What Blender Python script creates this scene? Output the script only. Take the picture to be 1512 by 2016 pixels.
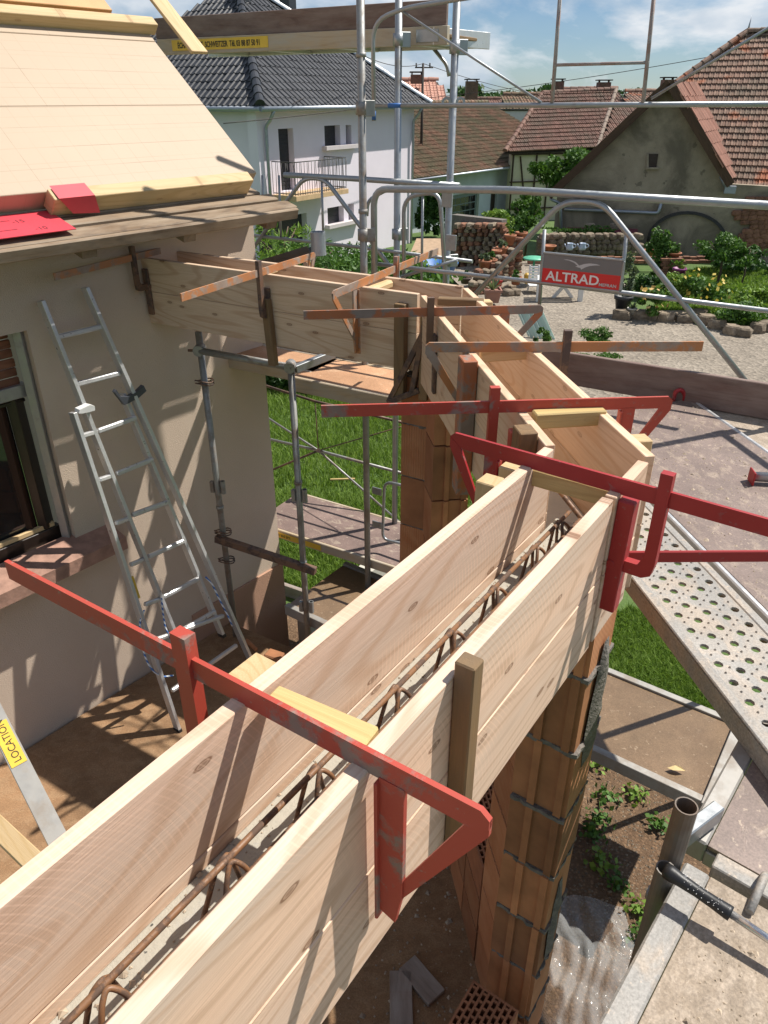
import bpy, math, random
import numpy as np
from mathutils import Vector, Matrix

# ------------------------------------------------------------------ camera, sky, sun, exposure
for o in list(bpy.data.objects): bpy.data.objects.remove(o, do_unlink=True)
SC = bpy.context.scene
COL = SC.collection
CZ = 4.5                                  # eye height above the garden; numbers below are relative to the eye
PITCH = math.radians(29.2); FPX = 1456.0
cam_d = bpy.data.cameras.new('camera'); cam = bpy.data.objects.new('camera', cam_d); COL.objects.link(cam)
cam.location = (0, 0, CZ); cam.rotation_euler = (math.radians(90) - PITCH, 0, 0)
cam_d.sensor_fit = 'VERTICAL'; cam_d.sensor_height = 36.0; cam_d.lens = 26.0
cam_d.clip_start = 0.05; cam_d.clip_end = 3000
SC.camera = cam
SUN = Vector((0.62, 0.25, 1.0)).normalized()
sun_d = bpy.data.lights.new('sun', 'SUN'); sun_d.energy = 5.0; sun_d.angle = math.radians(0.53); sun_d.color = (1.0, 0.95, 0.87)
sun = bpy.data.objects.new('sun', sun_d); COL.objects.link(sun)
sun.rotation_euler = SUN.to_track_quat('Z', 'Y').to_euler(); sun.location = (20, 8, 40)
WORLD = bpy.data.worlds.new('World'); SC.world = WORLD; WORLD.use_nodes = True
SC.view_settings.view_transform = 'Standard'; SC.view_settings.look = 'None'
SC.view_settings.exposure = 0.45; SC.view_settings.gamma = 1.0; SC.view_settings.use_curve_mapping = False
def build_sky():
    nt = WORLD.node_tree; nt.nodes.clear(); N = nt.nodes.new; L = nt.links.new
    out = N('ShaderNodeOutputWorld'); bg = N('ShaderNodeBackground'); bg.inputs['Strength'].default_value = 0.05
    sky = N('ShaderNodeTexSky'); sky.sky_type = 'NISHITA'; sky.sun_disc = False
    sky.sun_elevation = math.radians(56.2); sky.sun_rotation = math.radians(68)
    sky.air_density = 1.0; sky.dust_density = 0.0; sky.ozone_density = 1.0
    tc = N('ShaderNodeTexCoord'); mp = N('ShaderNodeMapping'); mp.inputs['Scale'].default_value = (1.0, 1.0, 2.6)
    mp.inputs['Location'].default_value = (0.35, 0.1, 0.2)
    n1 = N('ShaderNodeTexNoise'); n1.inputs['Scale'].default_value = 4.0; n1.inputs['Detail'].default_value = 7; n1.inputs['Roughness'].default_value = 0.58
    n1.inputs['Distortion'].default_value = 0.35
    cr = N('ShaderNodeValToRGB'); cr.color_ramp.elements[0].position = 0.45; cr.color_ramp.elements[1].position = 0.56
    cr.color_ramp.elements[0].color = (0.08, 0.08, 0.08, 1); cr.color_ramp.elements[1].color = (0.92, 0.92, 0.92, 1)
    n2 = N('ShaderNodeTexNoise'); n2.inputs['Scale'].default_value = 9; n2.inputs['Detail'].default_value = 5
    c2 = N('ShaderNodeValToRGB'); c2.color_ramp.elements[0].color = (5.6, 7.4, 9.4, 1); c2.color_ramp.elements[1].color = (12.5, 12.9, 13.4, 1)
    c2.color_ramp.elements[0].position = 0.36; c2.color_ramp.elements[1].position = 0.62
    mx = N('ShaderNodeMixRGB')
    L(tc.outputs['Generated'], mp.inputs['Vector']); L(mp.outputs[0], n1.inputs['Vector']); L(mp.outputs[0], n2.inputs['Vector'])
    L(n1.outputs['Fac'], cr.inputs[0]); L(n2.outputs['Fac'], c2.inputs[0])
    tint = N('ShaderNodeMixRGB'); tint.blend_type = 'MULTIPLY'; tint.inputs[0].default_value = 1.0; tint.inputs[2].default_value = (.72, .93, 1.24, 1)   # cool white balance
    L(sky.outputs[0], tint.inputs[1])
    L(cr.outputs[0], mx.inputs[0]); L(tint.outputs[0], mx.inputs[1]); L(c2.outputs[0], mx.inputs[2])
    L(mx.outputs[0], bg.inputs['Color']); L(bg.outputs[0], out.inputs['Surface'])
build_sky()

# ------------------------------------------------------------------ helpers
V = Vector
_c, _s = math.cos(PITCH), math.sin(PITCH)
FW = V((0, _c, -_s)); UP = V((0, _s, _c))
def ray(u, v): return V(((u - 756) / FPX, 0, 0)) + FW - UP * ((v - 1008) / FPX)
def PZ(u, v, z): d = ray(u, v); return d * (z / d.z)               # photo point on a level at height z
def PY(u, v, y): d = ray(u, v); return d * (y / d.y)
def PN(u, v, n, off): d = ray(u, v); return d * (off / d.dot(n))   # photo point on an upright plane n.p = off
def nrm(deg): a = math.radians(deg); return V((math.sin(a), -math.cos(a), 0))
def dr(deg): a = math.radians(deg); return V((math.cos(a), math.sin(a), 0))
def cross2(n1, o1, n2, o2, z=0):
    det = n1.x * n2.y - n1.y * n2.x
    return V(((o1 * n2.y - o2 * n1.y) / det, (n1.x * o2 - n2.x * o1) / det, z))
TW = Matrix.Translation((0, 0, CZ))
W = {}
def tag(o, label=None, cat=None, group=None, kind=None):
    if label: o['label'] = label
    if cat: o['category'] = cat
    if group: o['group'] = group
    if kind: o['kind'] = kind
    return o
def link(o, M, parent=None):
    COL.objects.link(o); Mw = TW @ M; W[o.name] = Mw
    if parent is not None:
        o.parent = parent; o.matrix_basis = W[parent.name].inverted() @ Mw
    else: o.matrix_basis = Mw
    return o
def root(name, label, cat, loc, group=None, rz=0):
    o = bpy.data.objects.new(name, None); o.empty_display_size = 0.2
    link(o, Matrix.Translation(loc) @ Matrix.Rotation(rz, 4, 'Z')); return tag(o, label, cat, group)
def obj(name, me, mat=None, M=None, parent=None, label=None, cat=None, group=None, kind=None):
    if mat is not None and len(me.materials) == 0: me.materials.append(mat)
    o = bpy.data.objects.new(name, me); link(o, M if M is not None else Matrix(), parent)
    return tag(o, label, cat, group, kind)
def mesh(name, verts, faces, smooth=False):
    me = bpy.data.meshes.new(name); me.from_pydata([tuple(v) for v in verts], [], faces); me.update()
    if smooth: me.polygons.foreach_set('use_smooth', [True] * len(me.polygons))
    return me
def frame(origin, x, up=V((0, 0, 1))):
    x = V(x).normalized(); up = V(up)
    if abs(x.dot(up.normalized())) > 0.999: up = V((0, 1, 0))
    y = up.cross(x).normalized(); z = x.cross(y)
    M = Matrix((x, y, z)).transposed().to_4x4(); M.translation = origin; return M
_bc = {}
def box_mesh(lx, ly, lz, bev, mat):
    k = (round(lx, 4), round(ly, 4), round(lz, 4), bev, mat.name if mat else '')
    if k in _bc: return _bc[k]
    b = min(bev, lx * .3, ly * .3, lz * .3); vs = []; fs = []
    X, Y, Z = lx / 2, ly / 2, lz / 2
    if b <= 0:
        vs = [(sx * X, sy * Y, sz * Z) for sx in (-1, 1) for sy in (-1, 1) for sz in (-1, 1)]
        fs = [(0, 1, 3, 2), (4, 6, 7, 5), (0, 4, 5, 1), (2, 3, 7, 6), (0, 2, 6, 4), (1, 5, 7, 3)]
    else:
        idx = {}
        for sx in (-1, 1):
            for sy in (-1, 1):
                for sz in (-1, 1):
                    for a in range(3):
                        p = [sx * (X - b), sy * (Y - b), sz * (Z - b)]; p[a] = (sx * X, sy * Y, sz * Z)[a]
                        idx[(sx, sy, sz, a)] = len(vs); vs.append(tuple(p))
        S = (-1, 1)
        for a in range(3):
            o1, o2 = [i for i in range(3) if i != a]
            for s in S:
                q = []
                for (p, r) in ((-1, -1), (1, -1), (1, 1), (-1, 1)):
                    t = [0, 0, 0]; t[a] = s; t[o1] = p; t[o2] = r; q.append(idx[(*t, a)])
                fs.append(q)
        for a in range(3):
            o1, o2 = [i for i in range(3) if i != a]
            for p in S:
                for r in S:
                    t0 = [0, 0, 0]; t0[a] = -1; t0[o1] = p; t0[o2] = r; t1 = list(t0); t1[a] = 1
                    fs.append([idx[(*t0, o1)], idx[(*t1, o1)], idx[(*t1, o2)], idx[(*t0, o2)]])
        for sx in S:
            for sy in S:
                for sz in S: fs.append([idx[(sx, sy, sz, a)] for a in range(3)])
    import bmesh
    me = mesh('box', vs, fs); bm = bmesh.new(); bm.from_mesh(me); bmesh.ops.recalc_face_normals(bm, faces=bm.faces); bm.to_mesh(me); bm.free()
    if mat: me.materials.append(mat)
    _bc[k] = me; return me
def box(name, M, size, mat, parent=None, bev=.003, **kw): return obj(name, box_mesh(*size, bev, mat), None, M, parent, **kw)
def beam(name, a, b, w, h, mat, parent=None, up=V((0, 0, 1)), bev=.003, **kw):
    a = V(a); b = V(b); return box(name, frame((a + b) / 2, b - a, up), ((b - a).length, w, h), mat, parent, bev, **kw)
def fillet(pts, r, n=5):
    pts = [V(p) for p in pts]
    if r <= 0 or len(pts) < 3: return pts
    out = [pts[0]]
    for i in range(1, len(pts) - 1):
        p = pts[i]; a = pts[i - 1] - p; b = pts[i + 1] - p; d = min(r, a.length * .48, b.length * .48)
        A = p + a.normalized() * d; B = p + b.normalized() * d
        for k in range(n + 1):
            t = k / n; out.append(A * (1 - t) ** 2 + p * 2 * t * (1 - t) + B * t * t)
    out.append(pts[-1]); return out
def tube_geo(pts, r, n=10, cap=True, taper=None):
    pts = [V(p) for p in pts]; vs = []; fs = []
    t0 = (pts[1] - pts[0]).normalized(); ref = V((0, 0, 1)) if abs(t0.z) < .9 else V((1, 0, 0)); x = ref.cross(t0).normalized()
    for i, p in enumerate(pts):
        t = (pts[min(i + 1, len(pts) - 1)] - pts[max(i - 1, 0)]).normalized()
        x = (x - t * x.dot(t)).normalized(); y = t.cross(x)
        rr = r if taper is None else r * (1 + (taper - 1) * i / (len(pts) - 1))
        for k in range(n): a = 2 * math.pi * k / n; vs.append(p + (x * math.cos(a) + y * math.sin(a)) * rr)
    for i in range(len(pts) - 1):
        for k in range(n): fs.append((i * n + k, i * n + (k + 1) % n, (i + 1) * n + (k + 1) % n, (i + 1) * n + k))
    if cap: fs.append(tuple(range(n - 1, -1, -1))); fs.append(tuple(range((len(pts) - 1) * n, len(pts) * n)))
    return vs, fs
def tube(name, pts, r, mat, parent=None, fil=0, n=10, cap=True, taper=None, **kw):
    pts = fillet(pts, fil); o = pts[0].copy()
    vs, fs = tube_geo([p - o for p in pts], r, n, cap, taper); me = mesh(name, vs, fs)
    me.polygons.foreach_set('use_smooth', [len(p.vertices) == 4 for p in me.polygons])
    return obj(name, me, mat, Matrix.Translation(o), parent, **kw)
def pipe_open(name, a, b, r, ri, mat, parent=None, n=18, **kw):
    a = V(a); b = V(b); t = (b - a).normalized(); x = t.orthogonal().normalized(); y = t.cross(x); L = (b - a).length
    vs = []; fs = []
    for (rr, q) in ((r, V()), (r, b - a), (ri, b - a), (ri, (b - a) - t * min(L * .6, .25))):
        for k in range(n): g = 2 * math.pi * k / n; vs.append(q + (x * math.cos(g) + y * math.sin(g)) * rr)
    for j in range(3):
        for k in range(n): fs.append((j * n + k, j * n + (k + 1) % n, (j + 1) * n + (k + 1) % n, (j + 1) * n + k))
    fs.append(tuple(range(3 * n, 4 * n)))
    return obj(name, mesh(name, vs, fs), mat, Matrix.Translation(a), parent, **kw)
def prism(name, outline, M, th, mat, parent=None, **kw):
    n = len(outline); vs = [(x, -th / 2, z) for x, z in outline] + [(x, th / 2, z) for x, z in outline]
    fs = [tuple(range(n)), tuple(range(2 * n - 1, n - 1, -1))] + [(i, i + n, (i + 1) % n + n, (i + 1) % n) for i in range(n)]
    return obj(name, fixn(mesh(name, vs, fs)), mat, M, parent, **kw)
def fixn(me):
    import bmesh
    bm = bmesh.new(); bm.from_mesh(me); bmesh.ops.recalc_face_normals(bm, faces=bm.faces); bm.to_mesh(me); bm.free(); return me
def slab(name, pts, z0, z1, mat, parent=None, **kw):     # polygon slab, pts (x,y)
    n = len(pts); o = V((pts[0][0], pts[0][1], z0))
    vs = [(p[0] - o.x, p[1] - o.y, 0) for p in pts] + [(p[0] - o.x, p[1] - o.y, z1 - z0) for p in pts]
    fs = [tuple(range(n)), tuple(range(n, 2 * n))] + [(i, (i + 1) % n, (i + 1) % n + n, i + n) for i in range(n)]
    return obj(name, fixn(mesh(name, vs, fs)), mat, Matrix.Translation(o), parent, **kw)
def poly(name, pts, mat, parent=None, **kw):             # flat face from 3-D points
    o = V(pts[0]); return obj(name, mesh(name, [V(p) - o for p in pts], [tuple(range(len(pts)))]), mat, Matrix.Translation(o), parent, **kw)
def solid_face(name, pts, th, mat, parent=None, **kw):   # planar polygon given thickness against its normal
    pts = [V(p) for p in pts]; nn = (pts[1] - pts[0]).cross(pts[2] - pts[0]).normalized() * th; o = pts[0].copy(); n = len(pts)
    vs = [p - o for p in pts] + [p - o + nn for p in pts]
    fs = [tuple(range(n)), tuple(range(n, 2 * n))] + [(i, (i + 1) % n, (i + 1) % n + n, i + n) for i in range(n)]
    return obj(name, fixn(mesh(name, vs, fs)), mat, Matrix.Translation(o), parent, **kw)
def boxes_mesh(name, L):                                  # L: list of (cx,cy,cz,lx,ly,lz) in one mesh
    vs = []; fs = []
    for cx, cy, cz, lx, ly, lz in L:
        b = len(vs)
        vs += [(cx + sx * lx / 2, cy + sy * ly / 2, cz + sz * lz / 2) for sx in (-1, 1) for sy in (-1, 1) for sz in (-1, 1)]
        fs += [tuple(b + i for i in f) for f in ((0, 1, 3, 2), (4, 6, 7, 5), (0, 4, 5, 1), (2, 3, 7, 6), (0, 2, 6, 4), (1, 5, 7, 3))]
    return mesh(name, vs, fs)
def lathe(name, prof, M, mat, parent=None, n=16, **kw):
    vs = []; fs = []
    for r, z in prof:
        for k in range(n): a = 2 * math.pi * k / n; vs.append((r * math.cos(a), r * math.sin(a), z))
    for j in range(len(prof) - 1):
        for k in range(n): fs.append((j * n + k, j * n + (k + 1) % n, (j + 1) * n + (k + 1) % n, (j + 1) * n + k))
    return obj(name, mesh(name, vs, fs, True), mat, M, parent, **kw)
def text(name, body, M, size, mat, parent=None, ext=.0006, sx=1.0, bold=0.0, **kw):
    cu = bpy.data.curves.new(name, 'FONT'); cu.body = body; cu.size = size; cu.extrude = ext; cu.offset = bold
    cu.align_x = 'LEFT'; cu.resolution_u = 3
    t = bpy.data.objects.new('tmp', cu); COL.objects.link(t)
    me = bpy.data.meshes.new_from_object(t.evaluated_get(bpy.context.evaluated_depsgraph_get()))
    bpy.data.objects.remove(t, do_unlink=True); me.name = name; me.materials.clear()
    if sx != 1.0:
        for v in me.vertices: v.co.x *= sx
    return obj(name, me, mat, M, parent, **kw)
def np_mesh(name, verts, faces):                          # arrays, quads or tris
    me = bpy.data.meshes.new(name); n = len(verts); m, k = faces.shape
    me.vertices.add(n); me.vertices.foreach_set('co', np.asarray(verts, np.float32).ravel())
    me.loops.add(m * k); me.loops.foreach_set('vertex_index', faces.astype(np.int32).ravel())
    me.polygons.add(m); me.polygons.foreach_set('loop_start', np.arange(0, m * k, k, dtype=np.int32))
    try: me.polygons.foreach_set('loop_total', np.full(m, k, np.int32))
    except Exception: pass
    me.update(calc_edges=True); me.validate(); return me

# ------------------------------------------------------------------ materials
def new_mat(name):
    m = bpy.data.materials.new(name); m.use_nodes = True; nt = m.node_tree; nt.nodes.clear()
    out = nt.nodes.new('ShaderNodeOutputMaterial'); b = nt.nodes.new('ShaderNodeBsdfPrincipled')
    nt.links.new(b.outputs[0], out.inputs['Surface']); return m, nt, b
def node(nt, t, **kw):
    n = nt.nodes.new(t)
    for k, v in kw.items():
        if k in n.inputs: n.inputs[k].default_value = v
        else: setattr(n, k, v)
    return n
def ramp(nt, src, stops):
    r = nt.nodes.new('ShaderNodeValToRGB'); e = r.color_ramp.elements
    while len(e) < len(stops): e.new(0.5)
    for i, (p, c) in enumerate(stops):
        e[i].position = p; e[i].color = (c, c, c, 1) if isinstance(c, (int, float)) else (*c, 1)
    nt.links.new(src, r.inputs[0]); return r
def mixc(nt, fac, a, b, blend='MIX'):
    m = nt.nodes.new('ShaderNodeMixRGB'); m.blend_type = blend
    for s, i in ((fac, 0), (a, 1), (b, 2)):
        if isinstance(s, (int, float)): m.inputs[i].default_value = s if i == 0 else (s, s, s, 1)
        elif isinstance(s, tuple): m.inputs[i].default_value = (*s, 1)
        else: nt.links.new(s, m.inputs[i])
    return m.outputs[0]
def coords(nt, scale=(1, 1, 1), rnd=True, kind='Object'):
    tc = nt.nodes.new('ShaderNodeTexCoord'); src = tc.outputs[kind]
    if rnd:
        oi = nt.nodes.new('ShaderNodeObjectInfo'); mu = node(nt, 'ShaderNodeVectorMath', operation='MULTIPLY_ADD')
        cb = nt.nodes.new('ShaderNodeCombineXYZ')
        for i in range(3): nt.links.new(oi.outputs['Random'], cb.inputs[i])
        nt.links.new(cb.outputs[0], mu.inputs[0]); mu.inputs[1].default_value = (37.1, 23.7, 51.3); nt.links.new(src, mu.inputs[2]); src = mu.outputs[0]
    mp = nt.nodes.new('ShaderNodeMapping'); mp.inputs['Scale'].default_value = scale; nt.links.new(src, mp.inputs[0]); return mp.outputs[0]
def noise(nt, vec, scale, detail=5, rough=.55, dist=0):
    n = node(nt, 'ShaderNodeTexNoise', Scale=scale, Detail=detail, Roughness=rough, Distortion=dist); nt.links.new(vec, n.inputs['Vector']); return n.outputs['Fac']
def bump(nt, b, h, strength, dist=.01):
    bp = node(nt, 'ShaderNodeBump', Strength=strength, Distance=dist); nt.links.new(h, bp.inputs['Height']); nt.links.new(bp.outputs[0], b.inputs['Normal'])
def sc(c, k): return tuple(min(1, x * k) for x in c)
def rnd_island(nt):
    g = nt.nodes.new('ShaderNodeNewGeometry'); oi = nt.nodes.new('ShaderNodeObjectInfo')
    a = node(nt, 'ShaderNodeMath', operation='ADD'); f = node(nt, 'ShaderNodeMath', operation='FRACT')
    nt.links.new(g.outputs['Random Per Island'], a.inputs[0]); nt.links.new(oi.outputs['Random'], a.inputs[1]); nt.links.new(a.outputs[0], f.inputs[0]); return f.outputs[0]
def M_plain(name, col, rough=.6, metal=0, var=.2, scale=6, col2=None, bmp=.15, bscale=60, bdist=.004, island=0.0, rnd=True, spec=None):
    m, nt, b = new_mat(name); vec = coords(nt, rnd=rnd)
    f = ramp(nt, noise(nt, vec, scale, 6), [(.3, 0.0), (.7, 1.0)]).outputs[0]
    c = mixc(nt, f, sc(col, 1 - var), col2 if col2 else sc(col, 1 + var))
    if island:
        r = ramp(nt, rnd_island(nt), [(0, 1 - island), (1, 1 + island * .8)]).outputs[0]; c = mixc(nt, 1.0, c, r, 'MULTIPLY')
    nt.links.new(c, b.inputs['Base Color']); b.inputs['Roughness'].default_value = rough; b.inputs['Metallic'].default_value = metal
    if spec is not None: b.inputs['Specular IOR Level'].default_value = spec
    if bmp: bump(nt, b, noise(nt, vec, bscale, 4), bmp, bdist)
    return m
def M_wood(name, col, dark, knot=(.16, .07, .03), knots=1.0, rough=.62, grain=1.0, weather=None, gs=1.0, sap=None, saw=False):
    m, nt, b = new_mat(name); vec = coords(nt)
    st = coords(nt, (.9 * gs, 9 * gs, 9 * gs))
    dn = noise(nt, st, 1.1, 3, .5)
    cn = noise(nt, coords(nt, (.42 * gs, 3.1 * gs, 3.1 * gs)), 1.0, 2, .45)
    mu = node(nt, 'ShaderNodeMath', operation='MULTIPLY'); nt.links.new(cn, mu.inputs[0]); mu.inputs[1].default_value = 150.0
    sn = node(nt, 'ShaderNodeMath', operation='SINE'); nt.links.new(mu.outputs[0], sn.inputs[0])
    lines = ramp(nt, sn.outputs[0], [(.35, 0.0), (.98, 1.0)]).outputs[0]
    fine = noise(nt, coords(nt, (2.5, 90, 90)), 3.0, 3, .6)
    band = ramp(nt, noise(nt, coords(nt, (.25, 5, 5)), 1.0, 3, .5), [(.36, 0.0), (.64, 1.0)]).outputs[0]
    c = mixc(nt, band, sc(col, 1.08), sap if sap else sc(col, .84))
    lf = node(nt, 'ShaderNodeMath', operation='MULTIPLY'); nt.links.new(lines, lf.inputs[0]); lf.inputs[1].default_value = .55 * grain
    c = mixc(nt, lf.outputs[0], c, dark)
    ff = ramp(nt, fine, [(.35, 0.0), (.75, .45)]).outputs[0]; c = mixc(nt, ff, c, sc(dark, .9))
    if knots:
        vo = node(nt, 'ShaderNodeTexVoronoi', voronoi_dimensions='2D', Scale=1.0, feature='F1'); vo.inputs['Randomness'].default_value = 1.0
        sx_ = nt.nodes.new('ShaderNodeSeparateXYZ'); cx_ = nt.nodes.new('ShaderNodeCombineXYZ'); nt.links.new(coords(nt, (2.8, 0.0, 7.5)), sx_.inputs[0])
        nt.links.new(sx_.outputs['X'], cx_.inputs['X']); nt.links.new(sx_.outputs['Z'], cx_.inputs['Y']); nt.links.new(cx_.outputs[0], vo.inputs['Vector'])
        k = ramp(nt, vo.outputs['Distance'], [(.018, .8), (.034, .4), (.040, 1.0), (.050, .95), (.060, .16), (.13, 0.0)]).outputs[0]
        kk = node(nt, 'ShaderNodeMath', operation='MULTIPLY'); nt.links.new(k, kk.inputs[0]); kk.inputs[1].default_value = .8 * knots
        c = mixc(nt, kk.outputs[0], c, knot)
    if weather:
        w = ramp(nt, noise(nt, coords(nt, (1.5, 6, 6)), 2.2, 6, .65), [(.32, 0.0), (.68, 1.0)]).outputs[0]; c = mixc(nt, w, c, weather)
    if saw:                                                    # arcs left by the saw blade, repeated along the board
        so = nt.nodes.new('ShaderNodeSeparateXYZ'); nt.links.new(coords(nt, rnd=False), so.inputs[0])
        z2 = node(nt, 'ShaderNodeMath', operation='MULTIPLY'); nt.links.new(so.outputs['Z'], z2.inputs[0]); nt.links.new(so.outputs['Z'], z2.inputs[1])
        ax_ = node(nt, 'ShaderNodeMath', operation='MULTIPLY_ADD'); nt.links.new(z2.outputs[0], ax_.inputs[0]); ax_.inputs[1].default_value = 2.6; nt.links.new(so.outputs['X'], ax_.inputs[2])
        zz_ = node(nt, 'ShaderNodeMath', operation='MULTIPLY_ADD'); nt.links.new(so.outputs['Z'], zz_.inputs[0]); zz_.inputs[1].default_value = .35; nt.links.new(ax_.outputs[0], zz_.inputs[2])
        m5 = node(nt, 'ShaderNodeMath', operation='MULTIPLY'); nt.links.new(zz_.outputs[0], m5.inputs[0]); m5.inputs[1].default_value = 430.0
        s5 = node(nt, 'ShaderNodeMath', operation='SINE'); nt.links.new(m5.outputs[0], s5.inputs[0])
        l5 = ramp(nt, s5.outputs[0], [(.55, 0.0), (.95, 1.0)]).outputs[0]; k5 = ramp(nt, noise(nt, coords(nt, (1.4, 5, 5)), 1.3, 3), [(.45, 0.0), (.62, .30)]).outputs[0]
        f5 = node(nt, 'ShaderNodeMath', operation='MULTIPLY'); nt.links.new(l5, f5.inputs[0]); nt.links.new(k5, f5.inputs[1]); c = mixc(nt, f5.outputs[0], c, sc(col, 1.25))
    oi = nt.nodes.new('ShaderNodeObjectInfo'); tone = ramp(nt, oi.outputs['Random'], [(0, .88), (1, 1.07)]).outputs[0]; c = mixc(nt, 1.0, c, tone, 'MULTIPLY')
    nt.links.new(c, b.inputs['Base Color']); b.inputs['Roughness'].default_value = rough; b.inputs['Specular IOR Level'].default_value = .3
    bump(nt, b, fine, .25, .003); return m
def M_worn(name, col, under, amount=.5, rough=.5, scale=9, under2=None, metal=0):
    m, nt, b = new_mat(name); vec = coords(nt)
    base = mixc(nt, noise(nt, vec, 5, 4), sc(col, .8), sc(col, 1.15))
    fac = ramp(nt, noise(nt, vec, scale, 9, .68, .3), [(amount - .03, 0.0), (amount + .05, 1.0)]).outputs[0]
    u = under if under2 is None else mixc(nt, noise(nt, vec, 14, 4), under, under2)
    c = mixc(nt, fac, base, u)
    sp = ramp(nt, noise(nt, vec, 60, 3, .6), [(.66, 0.0), (.72, .6)]).outputs[0]; c = mixc(nt, sp, c, under)
    nt.links.new(c, b.inputs['Base Color']); b.inputs['Metallic'].default_value = metal
    rr = ramp(nt, fac, [(0, rough), (1, .85)]).outputs[0]; nt.links.new(rr, b.inputs['Roughness'])
    bump(nt, b, fac, .25, .002); return m
def M_galv(name, col=(.42, .44, .45), rough=.42, metal=.75, dirt=(.2, .17, .14), amount=.62):
    m, nt, b = new_mat(name); vec = coords(nt)
    c = mixc(nt, noise(nt, vec, 22, 6, .6), sc(col, .86), sc(col, 1.1))
    f = ramp(nt, noise(nt, vec, 7, 8, .65), [(amount - .04, 0.0), (amount + .1, .8)]).outputs[0]
    c = mixc(nt, f, c, dirt); nt.links.new(c, b.inputs['Base Color'])
    mm = ramp(nt, f, [(0, metal), (.6, 0.05)]).outputs[0]; nt.links.new(mm, b.inputs['Metallic'])
    rr = ramp(nt, noise(nt, vec, 30, 4), [(.3, rough - .1), (.7, rough + .15)]).outputs[0]; nt.links.new(rr, b.inputs['Roughness']); return m
def M_leaf(name, c1, c2, trans=.25):
    m, nt, b = new_mat(name); r = rnd_island(nt)
    c = mixc(nt, r, c1, c2); nt.links.new(c, b.inputs['Base Color']); b.inputs['Roughness'].default_value = .55
    b.inputs['Specular IOR Level'].default_value = .3
    out = [n for n in nt.nodes if n.type == 'OUTPUT_MATERIAL'][0]; tr = nt.nodes.new('ShaderNodeBsdfTranslucent'); ms = nt.nodes.new('ShaderNodeMixShader'); ms.inputs[0].default_value = trans
    cc = mixc(nt, 1.0, c, (1.0, 1.05, .55), 'MULTIPLY'); nt.links.new(cc, tr.inputs[0])
    nt.links.new(b.outputs[0], ms.inputs[1]); nt.links.new(tr.outputs[0], ms.inputs[2]); nt.links.new(ms.outputs[0], out.inputs['Surface']); return m
def M_splat(name, col, spl, amount=.58, scale=9, col2=None, rough=.6, a2=.7):
    m, nt, b = new_mat(name); vec = coords(nt, rnd=False)
    base = mixc(nt, noise(nt, vec, 3, 5), sc(col, .75), col2 if col2 else sc(col, 1.2))
    f = ramp(nt, noise(nt, coords(nt, (1, 1.6, 1), False), scale, 8, .62, .6), [(amount - .04, 0.0), (amount + .10, a2)]).outputs[0]
    f2 = ramp(nt, noise(nt, vec, scale * 5, 4, .6), [(.64, 0.0), (.68, .8)]).outputs[0]
    c = mixc(nt, f, base, spl); c = mixc(nt, f2, c, sc(spl, 1.05)); gr_ = ramp(nt, noise(nt, vec, 140, 3, .7), [(.3, .72), (.7, 1.22)]).outputs[0]; c = mixc(nt, 1.0, c, gr_, 'MULTIPLY')
    d_ = ramp(nt, noise(nt, vec, scale * .35, 7, .7), [(.3, .72), (.7, 1.15)]).outputs[0]; c = mixc(nt, 1.0, c, d_, 'MULTIPLY'); nt.links.new(c, b.inputs['Base Color']); b.inputs['Roughness'].default_value = rough
    bump(nt, b, f, .3, .004); return m
def M_ribs(name, col, col2, axis='X', scale=22):
    m, nt, b = new_mat(name); vec = coords(nt, rnd=False)
    c = mixc(nt, ramp(nt, noise(nt, coords(nt), 6, 6, .6), [(.35, 0.0), (.65, 1.0)]).outputs[0], col, col2)
    r = ramp(nt, rnd_island(nt), [(0, .72), (1, 1.2)]).outputs[0]; c = mixc(nt, 1.0, c, r, 'MULTIPLY')
    nt.links.new(c, b.inputs['Base Color']); b.inputs['Roughness'].default_value = .8
    wv = node(nt, 'ShaderNodeTexWave', wave_type='BANDS', bands_direction=axis, Scale=scale, Distortion=0.0); nt.links.new(vec, wv.inputs['Vector'])
    bump(nt, b, wv.outputs['Fac'], .5, .006); return m
MW = M_wood('fresh_fir', (.71, .495, .355), (.51, .325, .21), gs=1.0, sap=(.645, .505, .40), saw=True)
MWE = M_wood('fresh_fir_pink', (.74, .53, .36), (.56, .35, .21), knots=.6, sap=(.66, .50, .36))
MWF = M_wood('fir_knotty', (.70, .52, .36), (.50, .31, .19), knots=1.0, grain=1.0, sap=(.66, .51, .38))
MWY = M_wood('spacer_pine', (.60, .45, .20), (.46, .32, .13), knots=.2)
MWO = M_wood('weathered_batten', (.29, .175, .08), (.15, .085, .04), knots=.6, weather=(.19, .13, .075))
MWG = M_wood('grey_old_board', (.27, .20, .155), (.13, .09, .07), knots=.8, weather=(.36, .31, .27))
MWR = M_wood('old_eave_timber', (.22, .145, .085), (.09, .06, .04), knots=.6, weather=(.33, .255, .18))
MWB = M_wood('roof_batten', (.62, .45, .25), (.47, .32, .15), knots=.5)
MWT = M_wood('toe_board_brown', (.17, .105, .085), (.09, .055, .045), knots=.5, weather=(.24, .18, .155))
MRED = M_worn('worn_red_paint', (.42, .06, .038), (.30, .21, .17), .585, under2=(.2, .13, .11))
MRED2 = M_worn('fresh_red_paint', (.33, .018, .02), (.22, .12, .11), .63)
MORA = M_worn('worn_orange_paint', (.46, .19, .075), (.40, .33, .27), .50, under2=(.22, .13, .085))
MORB = M_worn('rusted_orange_paint', (.36, .12, .05), (.17, .11, .085), .5, under2=(.28, .24, .21))
MRST = M_worn('rust_brown_steel', (.17, .095, .06), (.09, .06, .05), .5)
MREB = M_worn('rebar_rust', (.21, .105, .05), (.10, .06, .04), .5, scale=30)
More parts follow.
